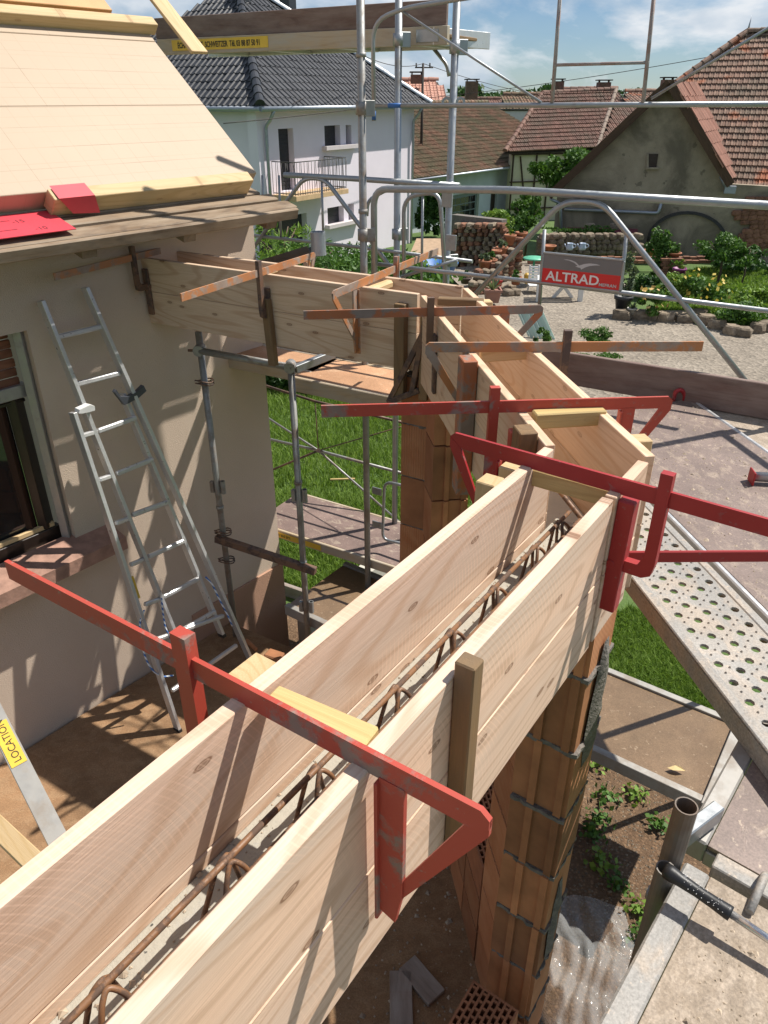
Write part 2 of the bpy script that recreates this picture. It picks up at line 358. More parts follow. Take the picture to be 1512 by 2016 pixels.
MGAL = M_galv('galvanised_tube', (.35, .365, .375)); MGAD = M_galv('dull_scaffold_tube', (.30, .30, .29), .5, .6, (.17, .12, .085), .52)
MALU = M_galv('aluminium', (.60, .60, .60), .36, .55, (.3, .27, .24), .72)
MALD = M_galv('dull_aluminium', (.34, .325, .30), .5, .35, (.25, .21, .17), .5); MPOL = M_galv('dark_pole_steel', (.17, .155, .14), .5, .5, (.13, .085, .055), .5)
MZNC = M_galv('zinc_sheet', (.36, .39, .43), .4, .6, (.25, .25, .26), .6)
MCON = M_plain('concrete_lintel', (.50, .47, .40), .85, var=.12, scale=7, bmp=.4, bscale=90)
def M_render(name, col):
    m, nt, b = new_mat(name); vec = coords(nt, rnd=False)
    c = mixc(nt, noise(nt, vec, 1.3, 6, .6), sc(col, .86), sc(col, 1.1)); sp = ramp(nt, noise(nt, vec, 55, 3, .5), [(.68, 0.0), (.74, .5)]).outputs[0]
    c = mixc(nt, sp, c, sc(col, .45)); nt.links.new(c, b.inputs['Base Color']); b.inputs['Roughness'].default_value = .92
    bump(nt, b, noise(nt, vec, 150, 3, .5), .55, .006); return m
MREN = M_render('sand_render', (.57, .455, .355)); MPLI = M_render('plinth_render', (.42, .245, .165))
MBRK = M_plain('hollow_brick', (.37, .155, .068), .8, var=.3, scale=5, bmp=.25, bscale=40, island=.32)
MBRR = M_ribs('ribbed_brick', (.38, .145, .06), (.46, .21, .10), 'X', 21)
MMOR = M_plain('mortar', (.165, .148, .13), .95, var=.3, scale=30, bmp=.9, bscale=80, bdist=.01)
MGRS = M_leaf('grass_blades', (.09, .17, .025), (.28, .40, .09), .35)
# ------------------------------------------------------------------ ground
def M_ground():
    m, nt, b = new_mat('meadow_ground'); vec = coords(nt, rnd=False)
    f = ramp(nt, noise(nt, vec, .8, 8, .65), [(.35, 0.0), (.65, 1.0)]).outputs[0]
    c = mixc(nt, f, (.055, .11, .018), (.10, .15, .04)); nt.links.new(c, b.inputs['Base Color']); b.inputs['Roughness'].default_value = .95
    bump(nt, b, noise(nt, vec, 30, 5), .6, .03); return m
def M_gravel():
    m, nt, b = new_mat('yard_gravel'); vec = coords(nt, rnd=False)
    f = ramp(nt, noise(nt, vec, .55, 8, .6), [(.3, 0.0), (.7, 1.0)]).outputs[0]
    c = mixc(nt, f, (.205, .17, .13), (.31, .265, .21))
    vo = node(nt, 'ShaderNodeTexVoronoi', Scale=16.0); nt.links.new(vec, vo.inputs['Vector'])
    g = ramp(nt, vo.outputs['Color'], [(0, .6), (1, 1.25)]).outputs[0]; c = mixc(nt, 1.0, c, g, 'MULTIPLY')
    nt.links.new(c, b.inputs['Base Color']); b.inputs['Roughness'].default_value = .95
    bump(nt, b, vo.outputs['Distance'], .8, .03); return m
def M_earth(name='raw_earth', c1=(.15, .085, .045), c2=(.30, .19, .11), sc_=14):
    m, nt, b = new_mat(name); vec = coords(nt, rnd=False)
    f = ramp(nt, noise(nt, vec, sc_ * .2, 8, .7), [(.3, 0.0), (.7, 1.0)]).outputs[0]; c = mixc(nt, f, c1, c2)
    vo = node(nt, 'ShaderNodeTexVoronoi', Scale=sc_ * 3.0); nt.links.new(vec, vo.inputs['Vector']); g = ramp(nt, vo.outputs['Distance'], [(.1, 1.35), (.5, .75)]).outputs[0]
    c = mixc(nt, 1.0, c, g, 'MULTIPLY'); nt.links.new(c, b.inputs['Base Color']); b.inputs['Roughness'].default_value = 1.0
    bump(nt, b, noise(nt, vec, sc_ * 2, 6, .7), 1.0, .04); return m
ZG = -4.5; ZF = -3.82
MGRD = M_ground(); MGRV = M_gravel(); MEAR = M_earth()
gy = (-300, 19, 70, 1500); gz_ = (ZG, ZG, ZG - 51 * .045, ZG - 51 * .045)          # one sheet, falling gently behind the garden
obj('ground', mesh('ground', [(x, y, z) for y, z in zip(gy, gz_) for x in (-700, 700)], [(2 * i, 2 * i + 1, 2 * i + 3, 2 * i + 2) for i in range(3)]), MGRD, kind='structure')
gp = [PZ(u, v, ZG) for u, v in ((870, 530), (1060, 512), (1236, 560), (1222, 624), (1330, 630), (1412, 644), (1512, 652))]
gp = [(p.x, p.y) for p in gp] + [(14, 14.5), (14, 8), (2.2, 8.6), (1.2, 13.5), (2.2, 20)]
poly('gravel_yard', [(x, y, ZG + .012) for x, y in gp], MGRV, kind='structure')
poly('lane', [PZ(u, v, ZG) + V((0, 0, .01)) for u, v in ((805, 505), (868, 505), (880, 470), (820, 470))], M_plain('lane_earth', (.36, .25, .16), .95, var=.2), kind='structure')
ep = [(-3.0, 4.3), (-1.25, 6.1), (0.2, 5.25), (1.35, 4.35), (2.6, 3.4), (3.4, 1.2), (1.9, -1.0), (-1.4, -1.2)]
poly('earth_strip', [(x, y, ZG + .008) for x, y in ep], MEAR, kind='structure')
# ------------------------------------------------------------------ frames of reference of the building site
NW, FWL = nrm(51), dr(51); OW = -4.13
NN, FN = nrm(55), dr(55)
NM, FM = nrm(98.5), dr(98.5)
NF, FF = nrm(149.6), dr(149.6)
ZT = -.85
def wall_holes(name, P0, f, th, s0, s1, z0, z1, holes, mat, parent=None, **kw):
    ss = sorted({s0, s1, *[h[0] for h in holes], *[h[1] for h in holes]}); zz = sorted({z0, z1, *[h[2] for h in holes], *[h[3] for h in holes]})
    ns, nz = len(ss) - 1, len(zz) - 1
    sol = lambda i, j: 0 <= i < ns and 0 <= j < nz and not any(h[0] < (ss[i] + ss[i + 1]) / 2 < h[1] and h[2] < (zz[j] + zz[j + 1]) / 2 < h[3] for h in holes)
    idx = {}; vs = []; fs = []
    def vi(i, j, k):
        if (i, j, k) not in idx: idx[(i, j, k)] = len(vs); vs.append((ss[i], k * th, zz[j]))
        return idx[(i, j, k)]
    for i in range(ns):
        for j in range(nz):
            if not sol(i, j): continue
            q = [(i, j), (i + 1, j), (i + 1, j + 1), (i, j + 1)]
            fs.append([vi(a, b, 0) for a, b in q]); fs.append([vi(a, b, 1) for a, b in q[::-1]])
            for di, dj, e in ((0, -1, 0), (1, 0, 1), (0, 1, 2), (-1, 0, 3)):
                if not sol(i + di, j + dj):
                    a, b2 = q[e], q[(e + 1) % 4]; fs.append([vi(*b2, 0), vi(*a, 0), vi(*a, 1), vi(*b2, 1)])
    return obj(name, fixn(mesh(name, vs, fs)), mat, frame(P0, f), parent, **kw)
def wp(s, out, z): return FWL * s + NW * (OW + out) + V((0, 0, z))      # house wall coordinates: along, outwards, height
S1 = 3.66
# ------------------------------------------------------------------ the house being renovated
HO = root('house', 'beige rendered house with bare insulation boards on its roof beside the ladder', 'house', wp(2, 0, ZG))
WS0, WS1, WZ0, WZ1 = .62, 1.93, -2.50, -1.13
wall_holes('wall', wp(0, 0, 0), FWL, .30, -1.6, S1, ZG, -.55, [(WS0, WS1, WZ0, WZ1)], MREN, HO)
beam('plinth', wp(2.69, -.10, -4.03), wp(S1 + .012, -.10, -4.03), .235, .955, MPLI, HO)
beam('end_wall', wp(S1 - .15, -.32, -2.04) , wp(S1 - .15, -6, -2.04), .30, 2.98, MREN, HO)
# window
MDKF = M_plain('dark_window_frame', (.022, .014, .011), .3, var=.3); MALF = M_galv('shutter_rail', (.36, .35, .34), .4, .5)
def M_glass(name, col=(.015, .017, .018), rough=.04):
    m, nt, b = new_mat(name); b.inputs['Base Color'].default_value = (*col, 1); b.inputs['Roughness'].default_value = rough; b.inputs['Specular IOR Level'].default_value = .9
    vec = coords(nt); bump(nt, b, noise(nt, vec, 3, 2), .04, .02); return m
MGLS = M_glass('window_glass')
win = beam('window', wp(WS0 + .05, -.14, WZ1 - .42), wp(WS1 - .05, -.14, WZ1 - .42), .05, .02, MDKF, HO)
for (a, b_, w_, h_, mm, nm) in (
        ((WS0 + .03, WZ0 + .05), (WS1 - .03, WZ0 + .05), .06, .09, MDKF, 'frame'), ((WS0 + .03, WZ0 + .11), (WS1 - .06, WZ0 + .11), .03, .03, MWB, 'frame'),
        ((WS0 + .02, WZ1 - .36), (WS1 - .02, WZ1 - .36), .07, .075, MALF, 'shutter_rail')):
    beam(nm, wp(a[0], -.13, a[1]), wp(b_[0], -.13, b_[1]), w_, h_, mm, win)
beam('guide_rail', wp(WS1 - .025, -.06, WZ0 + .02), wp(WS1 - .025, -.06, WZ1 - .005), .05, .05, MALF, win)
beam('frame', wp(WS1 - .10, -.15, WZ0 + .1), wp(WS1 - .10, -.15, WZ1 - .40), .06, .10, MDKF, win)
beam('frame', wp(WS1 - .19, -.165, WZ0 + .1), wp(WS1 - .19, -.165, WZ1 - .40), .05, .06, M_wood('brown_sash', (.05, .02, .012), (.03, .015, .01), knots=0), win)
beam('frame', wp(1.22, -.15, WZ0 + .1), wp(1.22, -.15, WZ1 - .40), .06, .10, MDKF, win)
for a, b_ in ((WS0 + .03, 1.17), (1.27, WS1 - .15)):
    beam('pane', wp(a, -.165, (WZ0 + WZ1 - .25) / 2), wp(b_, -.165, (WZ0 + WZ1 - .25) / 2), .012, WZ1 - WZ0 - .4, MGLS, win, bev=0)
MSHU = M_wood('shutter_slat', (.25, .105, .06), (.15, .06, .035), knots=0)
for k in range(6):
    beam('slat', wp(WS0 + .02, -.14 + .006 * (k % 2), WZ1 - .03 - .055 * k), wp(WS1 - .05, -.14 + .006 * (k % 2), WZ1 - .03 - .055 * k), .02, .05, MSHU, win, bev=.008)
prism('window_sill', [(0, 0), (.24, -.05), (.24, -.14), (0, -.14)], frame(wp(1.3, -.06, -2.47), NW), 1.75, M_plain('sill_stone', (.33, .19, .14), .85, var=.25, scale=14, bmp=.5), HO)
# roof: insulation boards on the rafters, 40 degree pitch
RA = math.radians(40); RE = wp(3.57, .18, -.42); RUP = -NW * math.cos(RA) + V((0, 0, math.sin(RA))); RNN = NW * math.sin(RA) + V((0, 0, math.cos(RA)))
def M_insul():
    m, nt, b = new_mat('insulation_board'); vec = coords(nt, rnd=False)
    c = mixc(nt, noise(nt, coords(nt), 2.5, 6), (.41, .31, .215), (.445, .34, .24))
    br = node(nt, 'ShaderNodeTexBrick', Scale=1.0); br.offset = 0; br.inputs['Brick Width'].default_value = .11; br.inputs['Row Height'].default_value = .11; br.inputs['Mortar Size'].default_value = .0016; br.inputs['Mortar Smooth'].default_value = .5
    nt.links.new(vec, br.inputs['Vector']); fd = ramp(nt, noise(nt, vec, 2.2, 4), [(.35, .15), (.7, .6)]).outputs[0]
    fm = node(nt, 'ShaderNodeMath', operation='MULTIPLY'); nt.links.new(br.outputs['Fac'], fm.inputs[0]); nt.links.new(fd, fm.inputs[1])
    c = mixc(nt, fm.outputs[0], c, (.30, .2, .12))
    b2 = node(nt, 'ShaderNodeTexBrick', Scale=1.0); b2.offset = 0; b2.inputs['Brick Width'].default_value = 90.0; b2.inputs['Row Height'].default_value = .145; b2.inputs['Mortar Size'].default_value = .0022; b2.inputs['Mortar Smooth'].default_value = .6
    nt.links.new(vec, b2.inputs['Vector']); f3 = ramp(nt, noise(nt, coords(nt, (1.2, 7, 7)), 1.6, 4), [(.38, .1), (.62, .8)]).outputs[0]; fn_ = node(nt, 'ShaderNodeMath', operation='MULTIPLY'); nt.links.new(b2.outputs['Fac'], fn_.inputs[0]); nt.links.new(f3, fn_.inputs[1])
    c = mixc(nt, fn_.outputs[0], c, (.22, .14, .08)); nt.links.new(c, b.inputs['Base Color']); b.inputs['Roughness'].default_value = .6
    bump(nt, b, noise(nt, vec, 6, 3), .12, .01); return m
MINS = M_insul()
def rp(s, up, out): return RE + FWL * s + RUP * up + RNN * out
RM = frame(V(), FWL, RNN)
for r, (u0, u1, cuts) in enumerate(((0, .60, (0, -2.9, -5)), (.60, 1.17, (0, -2.2, -5)), (1.17, 1.32, (0, -1.5, -5)))):
    for k in range(len(cuts) - 1):
        a, b_ = cuts[k] - .002, cuts[k + 1] + .002
        M = RM.copy(); M.translation = rp((a + b_) / 2, (u0 + u1) / 2 , -.06 - .0015 * ((r + k) % 2))
        box('insulation_board', M, (a - b_, u1 - u0 - .003, .12), MINS, HO, bev=.003)
M = RM.copy(); M.translation = rp(-2.56, 1.27, .035); box('counter_batten', M, (5.2, .075, .075), MWB, HO)
M = RM.copy(); M.translation = rp(-2.75, 1.755, .0); box('roof_panel', M, (5.0, .86, .16), M_plain('osb_orange', (.56, .30, .12), .6, var=.12, scale=4), HO)
M = RM.copy(); M.translation = rp(-2.6, 3.6, -.06); box('roof_slope', M, (5.0, 2.6, .12), MINS, HO)
# fascia batten with the tape
M = RM.copy(); M.translation = rp(-.78, -.042, -.03); box('fascia_batten', M, (1.36, .075, .11), MWB, HO)
MTAP = M_plain('red_underlay', (.62, .05, .07), .55, var=.1, scale=4, bmp=.05)
tp = [rp(s, u, o) for s, u, o in ((-1.44, .01, .03), (-1.24, .01, .03), (-1.235, -.082, .034), (-1.44, -.082, .034), (-1.20, -.115, -.06), (-1.36, -.11, -.05))]
o_ = tp[0]; obj('tape_flap', mesh('tape_flap', [p - o_ for p in tp], [(0, 1, 2, 3), (3, 2, 4, 5)]), MTAP, Matrix.Translation(o_), HO)
# eave boards (old timber, sloping out) and rafter tails
EA = math.radians(16); EUP = NW * math.cos(EA) - V((0, 0, math.sin(EA))); ENN = NW * math.sin(EA) + V((0, 0, math.cos(EA)))
E0 = wp(3.50, .09, -.525); EM = frame(V(), FWL, ENN)
for k, (w_, l_, s_) in enumerate(((.10, 5.0, .08), (.09, 5.0, .15), (.11, 5.0, .22))):
    M = EM.copy(); M.translation = E0 + FWL * (s_ - l_ / 2) + EUP * (.05 + .103 * k) + ENN * (.004 * (k % 2) - .012 * k); box('eave_board', M, (l_, w_, .03), MWR, HO, bev=.006)
M = EM.copy(); M.translation = E0 + FWL * (.20 - 2.5) + EUP * .33 - ENN * .045; box('eave_board', M, (5.0, .03, .065), MWR, HO, bev=.006)
for k in range(6):
    a = wp(3.52 - .66 * k, .02, -.60); beam('rafter_tail', a, a + EUP * .34, .09, .10, MWR, HO)
beam('soffit_beam', wp(-1.6, .03, -.66), wp(S1, .03, -.66), .08, .10, MWR, HO)
M = EM.copy(); M.translation = E0 + FWL * (-2.92) + EUP * .165 + ENN * .022
us = box('underlay_strip', M, (3.1, .25, .004), MTAP, HO, bev=0)
MINK = M_plain('dark_print', (.12, .02, .03), .6, var=.05, bmp=0)
for (dx, dy, t) in ((1.30, .02, '-15'), (1.36, -.085, '-10')):
    text('print', t, M @ Matrix.Translation((dx, dy, .0025)), .05, MINK, us)
for yy in (.055, -.05):
    for k in range(5):
        box('printed_line', M @ Matrix.Translation((1.22 - .16 * k, yy, .003)), (.12 if yy < 0 else .155, .004, .001), MINK, us, bev=0)
# loose plank sliding off the roof edge
d_ = ray(393, 104); b_ = d_ * ((RE.dot(RNN) + .10) / d_.dot(RNN)); a = b_ + RUP * 3.0
sB = FWL.dot(b_ - RE)
M = RM.copy(); M.translation = rp((sB + .1) / 2 - .5, 3.35, .052); box('counter_batten', M, (sB + 1.3, .075, .07), MWB, HO)
beam('loose_roof_board', a, b_, .135, .022, MWB, label='pale board overhanging the verge of the roof, parallel to its edge', cat='board', up=RNN)
# ------------------------------------------------------------------ terrace slab
MSLB = M_splat('terrace_slab', (.265, .148, .072), (.35, .225, .125), .50, 9, (.325, .19, .098), .95, .5)
c1 = cross2(NW, OW + .02, NF, 3.61); c2 = cross2(NF, 3.61, NM, 1.005); c3 = cross2(NM, 1.005, NN, -.455); c4 = c3 - FN * 4.0; c5 = cross2(NW, OW + .02, dr(51), dr(51).dot(c4))
slab('terrace_floor', [(p.x, p.y) for p in (c1, c2, c3, c4, c5)], ZG - .1, ZF, MSLB, kind='structure')
# ------------------------------------------------------------------ formwork for the ring beam
def on(n, o, f, s, z): return n * o + f * s + V((0, 0, z))
def plank(parent, n, f, o0, o1, sa, sb, ztop, h, mat, name='plank'):
    M = frame(n * ((o0 + o1) / 2) + f * ((sa + sb) / 2) + V((0, 0, ztop - h / 2)), f)
    return box(name, M, (abs(sb - sa), abs(o1 - o0), h - .002), mat, parent, bev=.002)
GF = 'side panels of the ring beam formwork'
def side(label, n, f, o0, o1, sa, sb, hs, mat, zt=ZT, splits=()):
    r = root('shuttering', label, 'formwork', on(n, (o0 + o1) / 2, f, (sa + sb) / 2, zt - sum(hs)), GF); z = zt
    for i, h in enumerate(hs):
        plank(r, n, f, o0 + .0008 * i, o1 + .0008 * i, sa, sb, z, h, mat if not isinstance(mat, (list, tuple)) else mat[i]); z -= h
    return r
def cs(n1, o1, n2, o2, f): return f.dot(cross2(n1, o1, n2, o2))
sNa = -1.6
nin = side('fresh two plank panel on the house side of the straight beam holding the lattice girder', NN, FN, -.722, -.692, sNa, cs(NN, -.722, NM, .73, FN) - .008, (.23, .20), MW)
sJ = FN.dot(PZ(1205, 982, ZT))
nou = side('fresh two plank panel on the pillar side of the straight beam, weathered stake in front', NN, FN, -.481, -.451, sNa, sJ, (.23, .23), MW)
sE = cs(NN, -.44, NM, .973, FN)
nex = side('short pale panel closing the beam corner behind the red swivel pad', NN, FN, -.478, -.448, sJ + .012, sE, (.23, .22), MW)
mE = cs(NM, 1.005, NF, 3.575, FM)
min_ = side('fresh panel on the house side of the angled beam above the open lawn', NM, FM, .73, .76, cs(NM, .76, NN, -.70, FM), cs(NM, .745, NF, 3.313, FM), (.22, .22), MWE)
mou = side('fresh panel on the scaffold side of the angled beam beside the splattered deck', NM, FM, .975, 1.005, cs(NM, 1.005, NN, -.447, FM), mE, (.22, .22), MWE)
fin = side('knotty panel facing the ladder below the orange clamps', NF, FF, 3.315, 3.345, cs(NF, 3.34, NM, .733, FF), FF.dot(PZ(272, 507, ZT)) , (.20, .20), MWF)
fou = side('knotty panel on the garden side of the beam that meets the house', NF, FF, 3.58, 3.61, cs(NF, 3.61, NM, 1.003, FF) + .01, FF.dot(PZ(315, 490, ZT)), (.20, .20), MWF)
# doubled knotty end piece against the house wall
epl = FF.dot(PZ(272, 507, ZT))
plank(fin, NF, FF, 3.345, 3.375, epl + .003, epl + .13, ZT - .06, .36, MWF, 'end_board')
# cleats (stakes nailed to the panels)
def stake(parent, u, v, n, off, w, d, ztop, l, mat, lean=0, name='stake'):
    p = PN(u, v, n, off); p.z = ztop; f = n.cross(V((0, 0, 1))); b_ = p - V((0, 0, l)) + f * lean
    return beam(name, p, b_, d, w, mat, parent, up=f, bev=.003)
stake(nou, 925, 1290, NN, -.451 + .0205, .036, .038, -.815, .47, MWO)
stake(nin, 500, 1322, NN, -.722 - .035, .075, .06, -.87, .42, MWB)
stake(nin, 965, 945, NN, -.722 - .035, .06, .055, -.86, .42, MWB)
stake(nin, 1010, 905, NN, -.722 - .035, .06, .055, -.87, .42, MWB)
stake(mou, 1262, 862, NM, 1.005 + .028, .055, .05, -.86, .44, MWB)
stake(mou, 958, 588, NM, 1.005 + .03, .06, .05, -.86, .40, MWB)
stake(min_, 1036, 832, NM, .73 - .03, .07, .055, -.835, .46, MWO)
stake(min_, 922, 700, NM, .73 - .03, .085, .055, -.835, .55, MORB, name='steel_stake')
stake(fin, 790, 578, NF, 3.315 - .025, .06, .045, -.90, .50, MWO)
stake(fin, 520, 545, NF, 3.315 - .025, .05, .04, -.98, .38, MWO, .02)
stake(fin, 252, 520, NF, 3.315 - .02, .06, .04, -.90, .36, MWO)
stake(fin, 840, 620, NF, 3.315 - .03, .05, .045, -.90, .48, MWO)
# spacers between the sides
def spacer(lab, u0, v0, u1, v1, z, w, h, mat):
    a, b_ = PZ(u0, v0, z), PZ(u1, v1, z)
    return beam('spacer_batten', a, b_, w, h, mat, label=lab, cat='batten', group='spacer battens between the formwork sides', bev=.004)
spacer('pale yellow spacer laid between the boards beside the long red clamp', 530, 1376, 730, 1462, -.862, .055, .022, MWY)
spacer('narrow yellow spacer under the bright red clamp at the beam corner', 1050, 936, 1225, 985, -.885, .03, .05, MWY)
spacer('thick yellow spacer between the angled boards beside the faded red clamp', 1050, 826, 1188, 818, -.865, .045, .05, MWY)
spacer('plain wood spacer below the orange yellow clamp bar', 945, 700, 1064, 692, -.875, .03, .05, MWB)
spacer('weathered spacer across the far corner of the formwork', 862, 592, 952, 596, -.865, .05, .035, MWO)
for lab, (a0, b0), (a1, b1) in (('rough spacer under the orange clamp beside the poles', (745, 567), (772, 552)), ('rough spacer under the middle orange clamp near the gutter pipe', (560, 525), (583, 522)), ('rough spacer under the orange clamp at the house wall', (305, 505), (332, 497))):
    p = PZ(a0, b0, -.88); q = p + NF * .225; p = NF * 3.347 + FF * FF.dot(p) + V((0, 0, -.88)); q = p + NF * .23
    beam('spacer_batten', p, q, .05, .045, MWB, label=lab, cat='batten', group='spacer battens between the formwork sides', bev=.012)
# ------------------------------------------------------------------ precast lintel and its lattice girder
sEnd = cs(NN, -.585, NM, .86, FN) + .03
def M_lintel():
    m, nt, b = new_mat('lintel_concrete'); vec = coords(nt, rnd=False)
    c = mixc(nt, noise(nt, vec, 5, 7, .6), (.31, .285, .235), (.41, .38, .315)); sp = ramp(nt, noise(nt, vec, 75, 2, .5), [(.70, 0.0), (.75, 1.0)]).outputs[0]; c = mixc(nt, sp, c, (.06, .06, .055))
    bl = ramp(nt, noise(nt, vec, 18, 4, .6), [(.58, 0.0), (.7, .6)]).outputs[0]; c = mixc(nt, bl, c, (.36, .35, .33))
    nt.links.new(c, b.inputs['Base Color']); b.inputs['Roughness'].default_value = .9; bump(nt, b, noise(nt, vec, 60, 5, .6), .6, .006); return m
MLIN = M_lintel()
beam('precast_lintel', on(NN, -.5865, FN, sNa, -1.203), on(NN, -.5865, FN, sEnd, -1.203), .209, .19, MLIN, label='pale concrete lintel lying between the fresh boards', cat='lintel', bev=.004)
gs = [FN.dot(PN(u, v, NN, -.585)) for u, v in ((205, 1950), (450, 1712), (625, 1535), (780, 1378), (890, 1255), (975, 1160), (1055, 1068), (1105, 1012))]
GZ = -.975
GI = root('lattice_girder', 'rusty lattice girder of bars and hooped stirrups on the concrete lintel', 'rebar', on(NN, -.585, FN, gs[3], -1.11))
tube('top_bar', [on(NN, -.588, FN, -.9, GZ), on(NN, -.588, FN, gs[-1] + .07, GZ + .004)], .0056, MREB, GI, n=8)
tube('top_bar', [on(NN, -.560, FN, -.9, GZ - .03), on(NN, -.558, FN, gs[-1] + .075, GZ - .014)], .006, MREB, GI, n=8)
for i, g in enumerate(gs[:1] + gs[1:]):
    hw = .065; dl = .085 if i == 0 else (gs[i] - gs[i - 1]) * .5
    for sd, hw in ((-.4, .02), (1, .05)):
        pts = [on(NN, -.588 + sd * hw, FN, g - dl * .8, -1.125), on(NN, -.588 + sd * .016, FN, g - .014, GZ - .004), on(NN, -.588 + sd * .008, FN, g + .002, GZ + .009), on(NN, -.588 + sd * .022, FN, g + .014, GZ - .006), on(NN, -.588 + sd * (hw + .012), FN, g + .045, -1.125)]
        tube('stirrup', pts, .0042, MREB, GI, fil=.03, n=7)
tube('mid_girder_bar', [on(NM, .84, FM, FM.dot(cross2(NM, .84, NN, -.56)), -1.06), on(NM, .80, FM, FM.dot(cross2(NM, .84, NN, -.5)) + .55, -1.02)], .007, MREB, label='thin rusty bar lying across the corner inside the angled formwork', cat='rebar')
# bases inside the other two beams
beam('corner_lintel', on(NM, .8675, FM, cs(NM, .86, NN, -.56, FM), -1.25), on(NM, .8675, FM, cs(NM, .86, NF, 3.46, FM) - .12, -1.25), .209, .09, MCON, label='concrete lintel at the bottom of the angled formwork', cat='lintel')
beam('house_lintel', on(NF, 3.4625, FF, cs(NF, 3.46, NM, .86, FF), -1.23), on(NF, 3.4625, FF, epl, -1.23), .229, .06, MCON, label='concrete lintel at the bottom of the formwork meeting the house', cat='lintel')
# ------------------------------------------------------------------ mason's clamps
GC = "mason's clamps over the formwork"
def clamp(label, A, B, xleg, xslide, mat, mslide=None, drop=.32, tri=True, bh=.038, th=.009, side_=1, pad=None, touch=None, jdrop=.26, sw=.03):
    """bar from the fixed-jaw tip A to the free end B (its top edge); xleg, xslide: distances from A of the fixed leg and of the sliding jaw"""
    A = V(A); B = V(B); Mb = frame(A, B - A); L = (B - A).length; mslide = mslide or mat
    r = root('formwork_clamp', label, 'clamp', A - V((0, 0, drop)), GC)
    prism('bar', [(0, -.012), (.014, 0), (L, 0), (L, -bh), (.03, -bh), (0, -bh * .7)], Mb, th, mat, r)
    a = xleg
    lg = prism('fixed_jaw', [(a - .045, -bh + .004), (a - .002, -bh + .004), (a - .002, -drop), (a - .032, -drop - .012), (a - .045, -drop * .8)], Mb @ Matrix.Translation((0, .0015, 0)), th, mat, r)
    beam('jaw_flange', Mb @ V((a, 0, -bh - .004)), Mb @ V((a, 0, -drop - .02)), .028, .006, mat, r, up=Mb.to_3x3() @ V((1, 0, 0)))
    if tri:
        prism('brace', [(.0, -.014), (.0, -.044), (a - .043, -drop * .84), (a - .043, -drop * .84 + .042), (.034, -bh + .002)], Mb @ Matrix.Translation((0, -.0015, 0)), th * .9, mat, r)
    xs = xslide; xp = xs - .10
    if touch: n_, o_, e_ = touch; xp = (o_ - n_.dot(A)) / n_.dot((B - A).normalized()) + e_      # where the jaw meets the board
    sg_ = -1 if xp < xs else 1; h2 = sw / 2 * sg_
    prism('sliding_jaw', [(xs + h2, .045), (xs - h2, .045), (xs - h2, -jdrop * .82), (xs - h2 * .6, -jdrop * .95), (xs - h2 * -.8, -jdrop), (xp, -jdrop), (xp, -jdrop + .032), (xs + h2 * 1.8, -jdrop + .034), (xs + h2, -jdrop * .75)], Mb, .024, mslide, r)
    if pad:
        px = xp
        pd_ = pad[2] if len(pad) > 2 else .016
        beam('swivel_pad', Mb @ V((px + pd_ / 2 - .008, 0, -jdrop + pad[0])), Mb @ V((px + pd_ / 2 - .012, 0, -jdrop - pad[1])), .042, pd_, mslide, r, up=Mb.to_3x3() @ V((1, 0, 0)))
        tube('pivot', [Mb @ V((px, -.024, -jdrop + .016)), Mb @ V((px, .024, -jdrop + .016))], .012, mslide, r, n=8)
    return r
zc = -.812
def q(u, v, z=zc): return PZ(u, v, z)
def dist(a, b_): return (V(a) - V(b_)).length
def clampq(label, fx, fr, leg, sl, mat, **kw):
    A, B = q(*fx), q(*fr); return clamp(label, A, B, dist(A, q(*leg)), dist(A, q(*sl)), mat, **kw)
clampq('long faded red clamp with open triangle jaw hanging on the outer boards', (968, 1602), (12, 1103), (742, 1494), (362, 1290), MRED, drop=.345, jdrop=.40, bh=.042, touch=(NN, -.722, .012), sw=.036)
clampq('bright red clamp with swivel pad pressed on the beam corner', (889, 849), (1560, 1034), (985, 876), (1312, 962), MRED2, drop=.30, jdrop=.25, pad=(.20, .13, .042), touch=(NN, -.451, .012), bh=.042)
clampq('faded red clamp lying level across the angled boards above the yellow spacer', (1325, 780), (632, 798), (1226, 783), (974, 791), MRED, drop=.27, jdrop=.22, pad=(.12, .08), touch=(NM, .73, .012))
clampq('long orange yellow clamp with grey splattered jaw brace', (838, 674), (1385, 672), (935, 674), (1116, 673), MORA, mslide=MRST, drop=.32, jdrop=.22, touch=(NM, 1.005, .012))
clampq('rust orange clamp over the far corner spacer', (1070, 600), (597, 612), (985, 602), (848, 606), MORB, mslide=MRST, drop=.26, jdrop=.24, pad=(.12, .16), touch=(NM, .73, .012))
clampq('orange clamp with pale peeling triangle jaw near the scaffold poles', (654, 573), (862, 488), (703, 553), (776, 521), MORA, mslide=MORB, drop=.36, jdrop=.2, touch=(NF, 3.61, .012))
clampq('orange clamp with dark hooked jaw between house and poles', (620, 496), (355, 578), (600, 502), (508, 530), MORA, mslide=MRST, drop=.20, jdrop=.27, pad=(.16, .16), touch=(NF, 3.315, .012))
clampq('orange clamp with dark hooked jaw right at the eaves', (374, 473), (105, 538), (352, 478), (258, 500), MORA, mslide=MRST, drop=.20, jdrop=.22, pad=(.12, .16), touch=(NF, 3.315, .012))
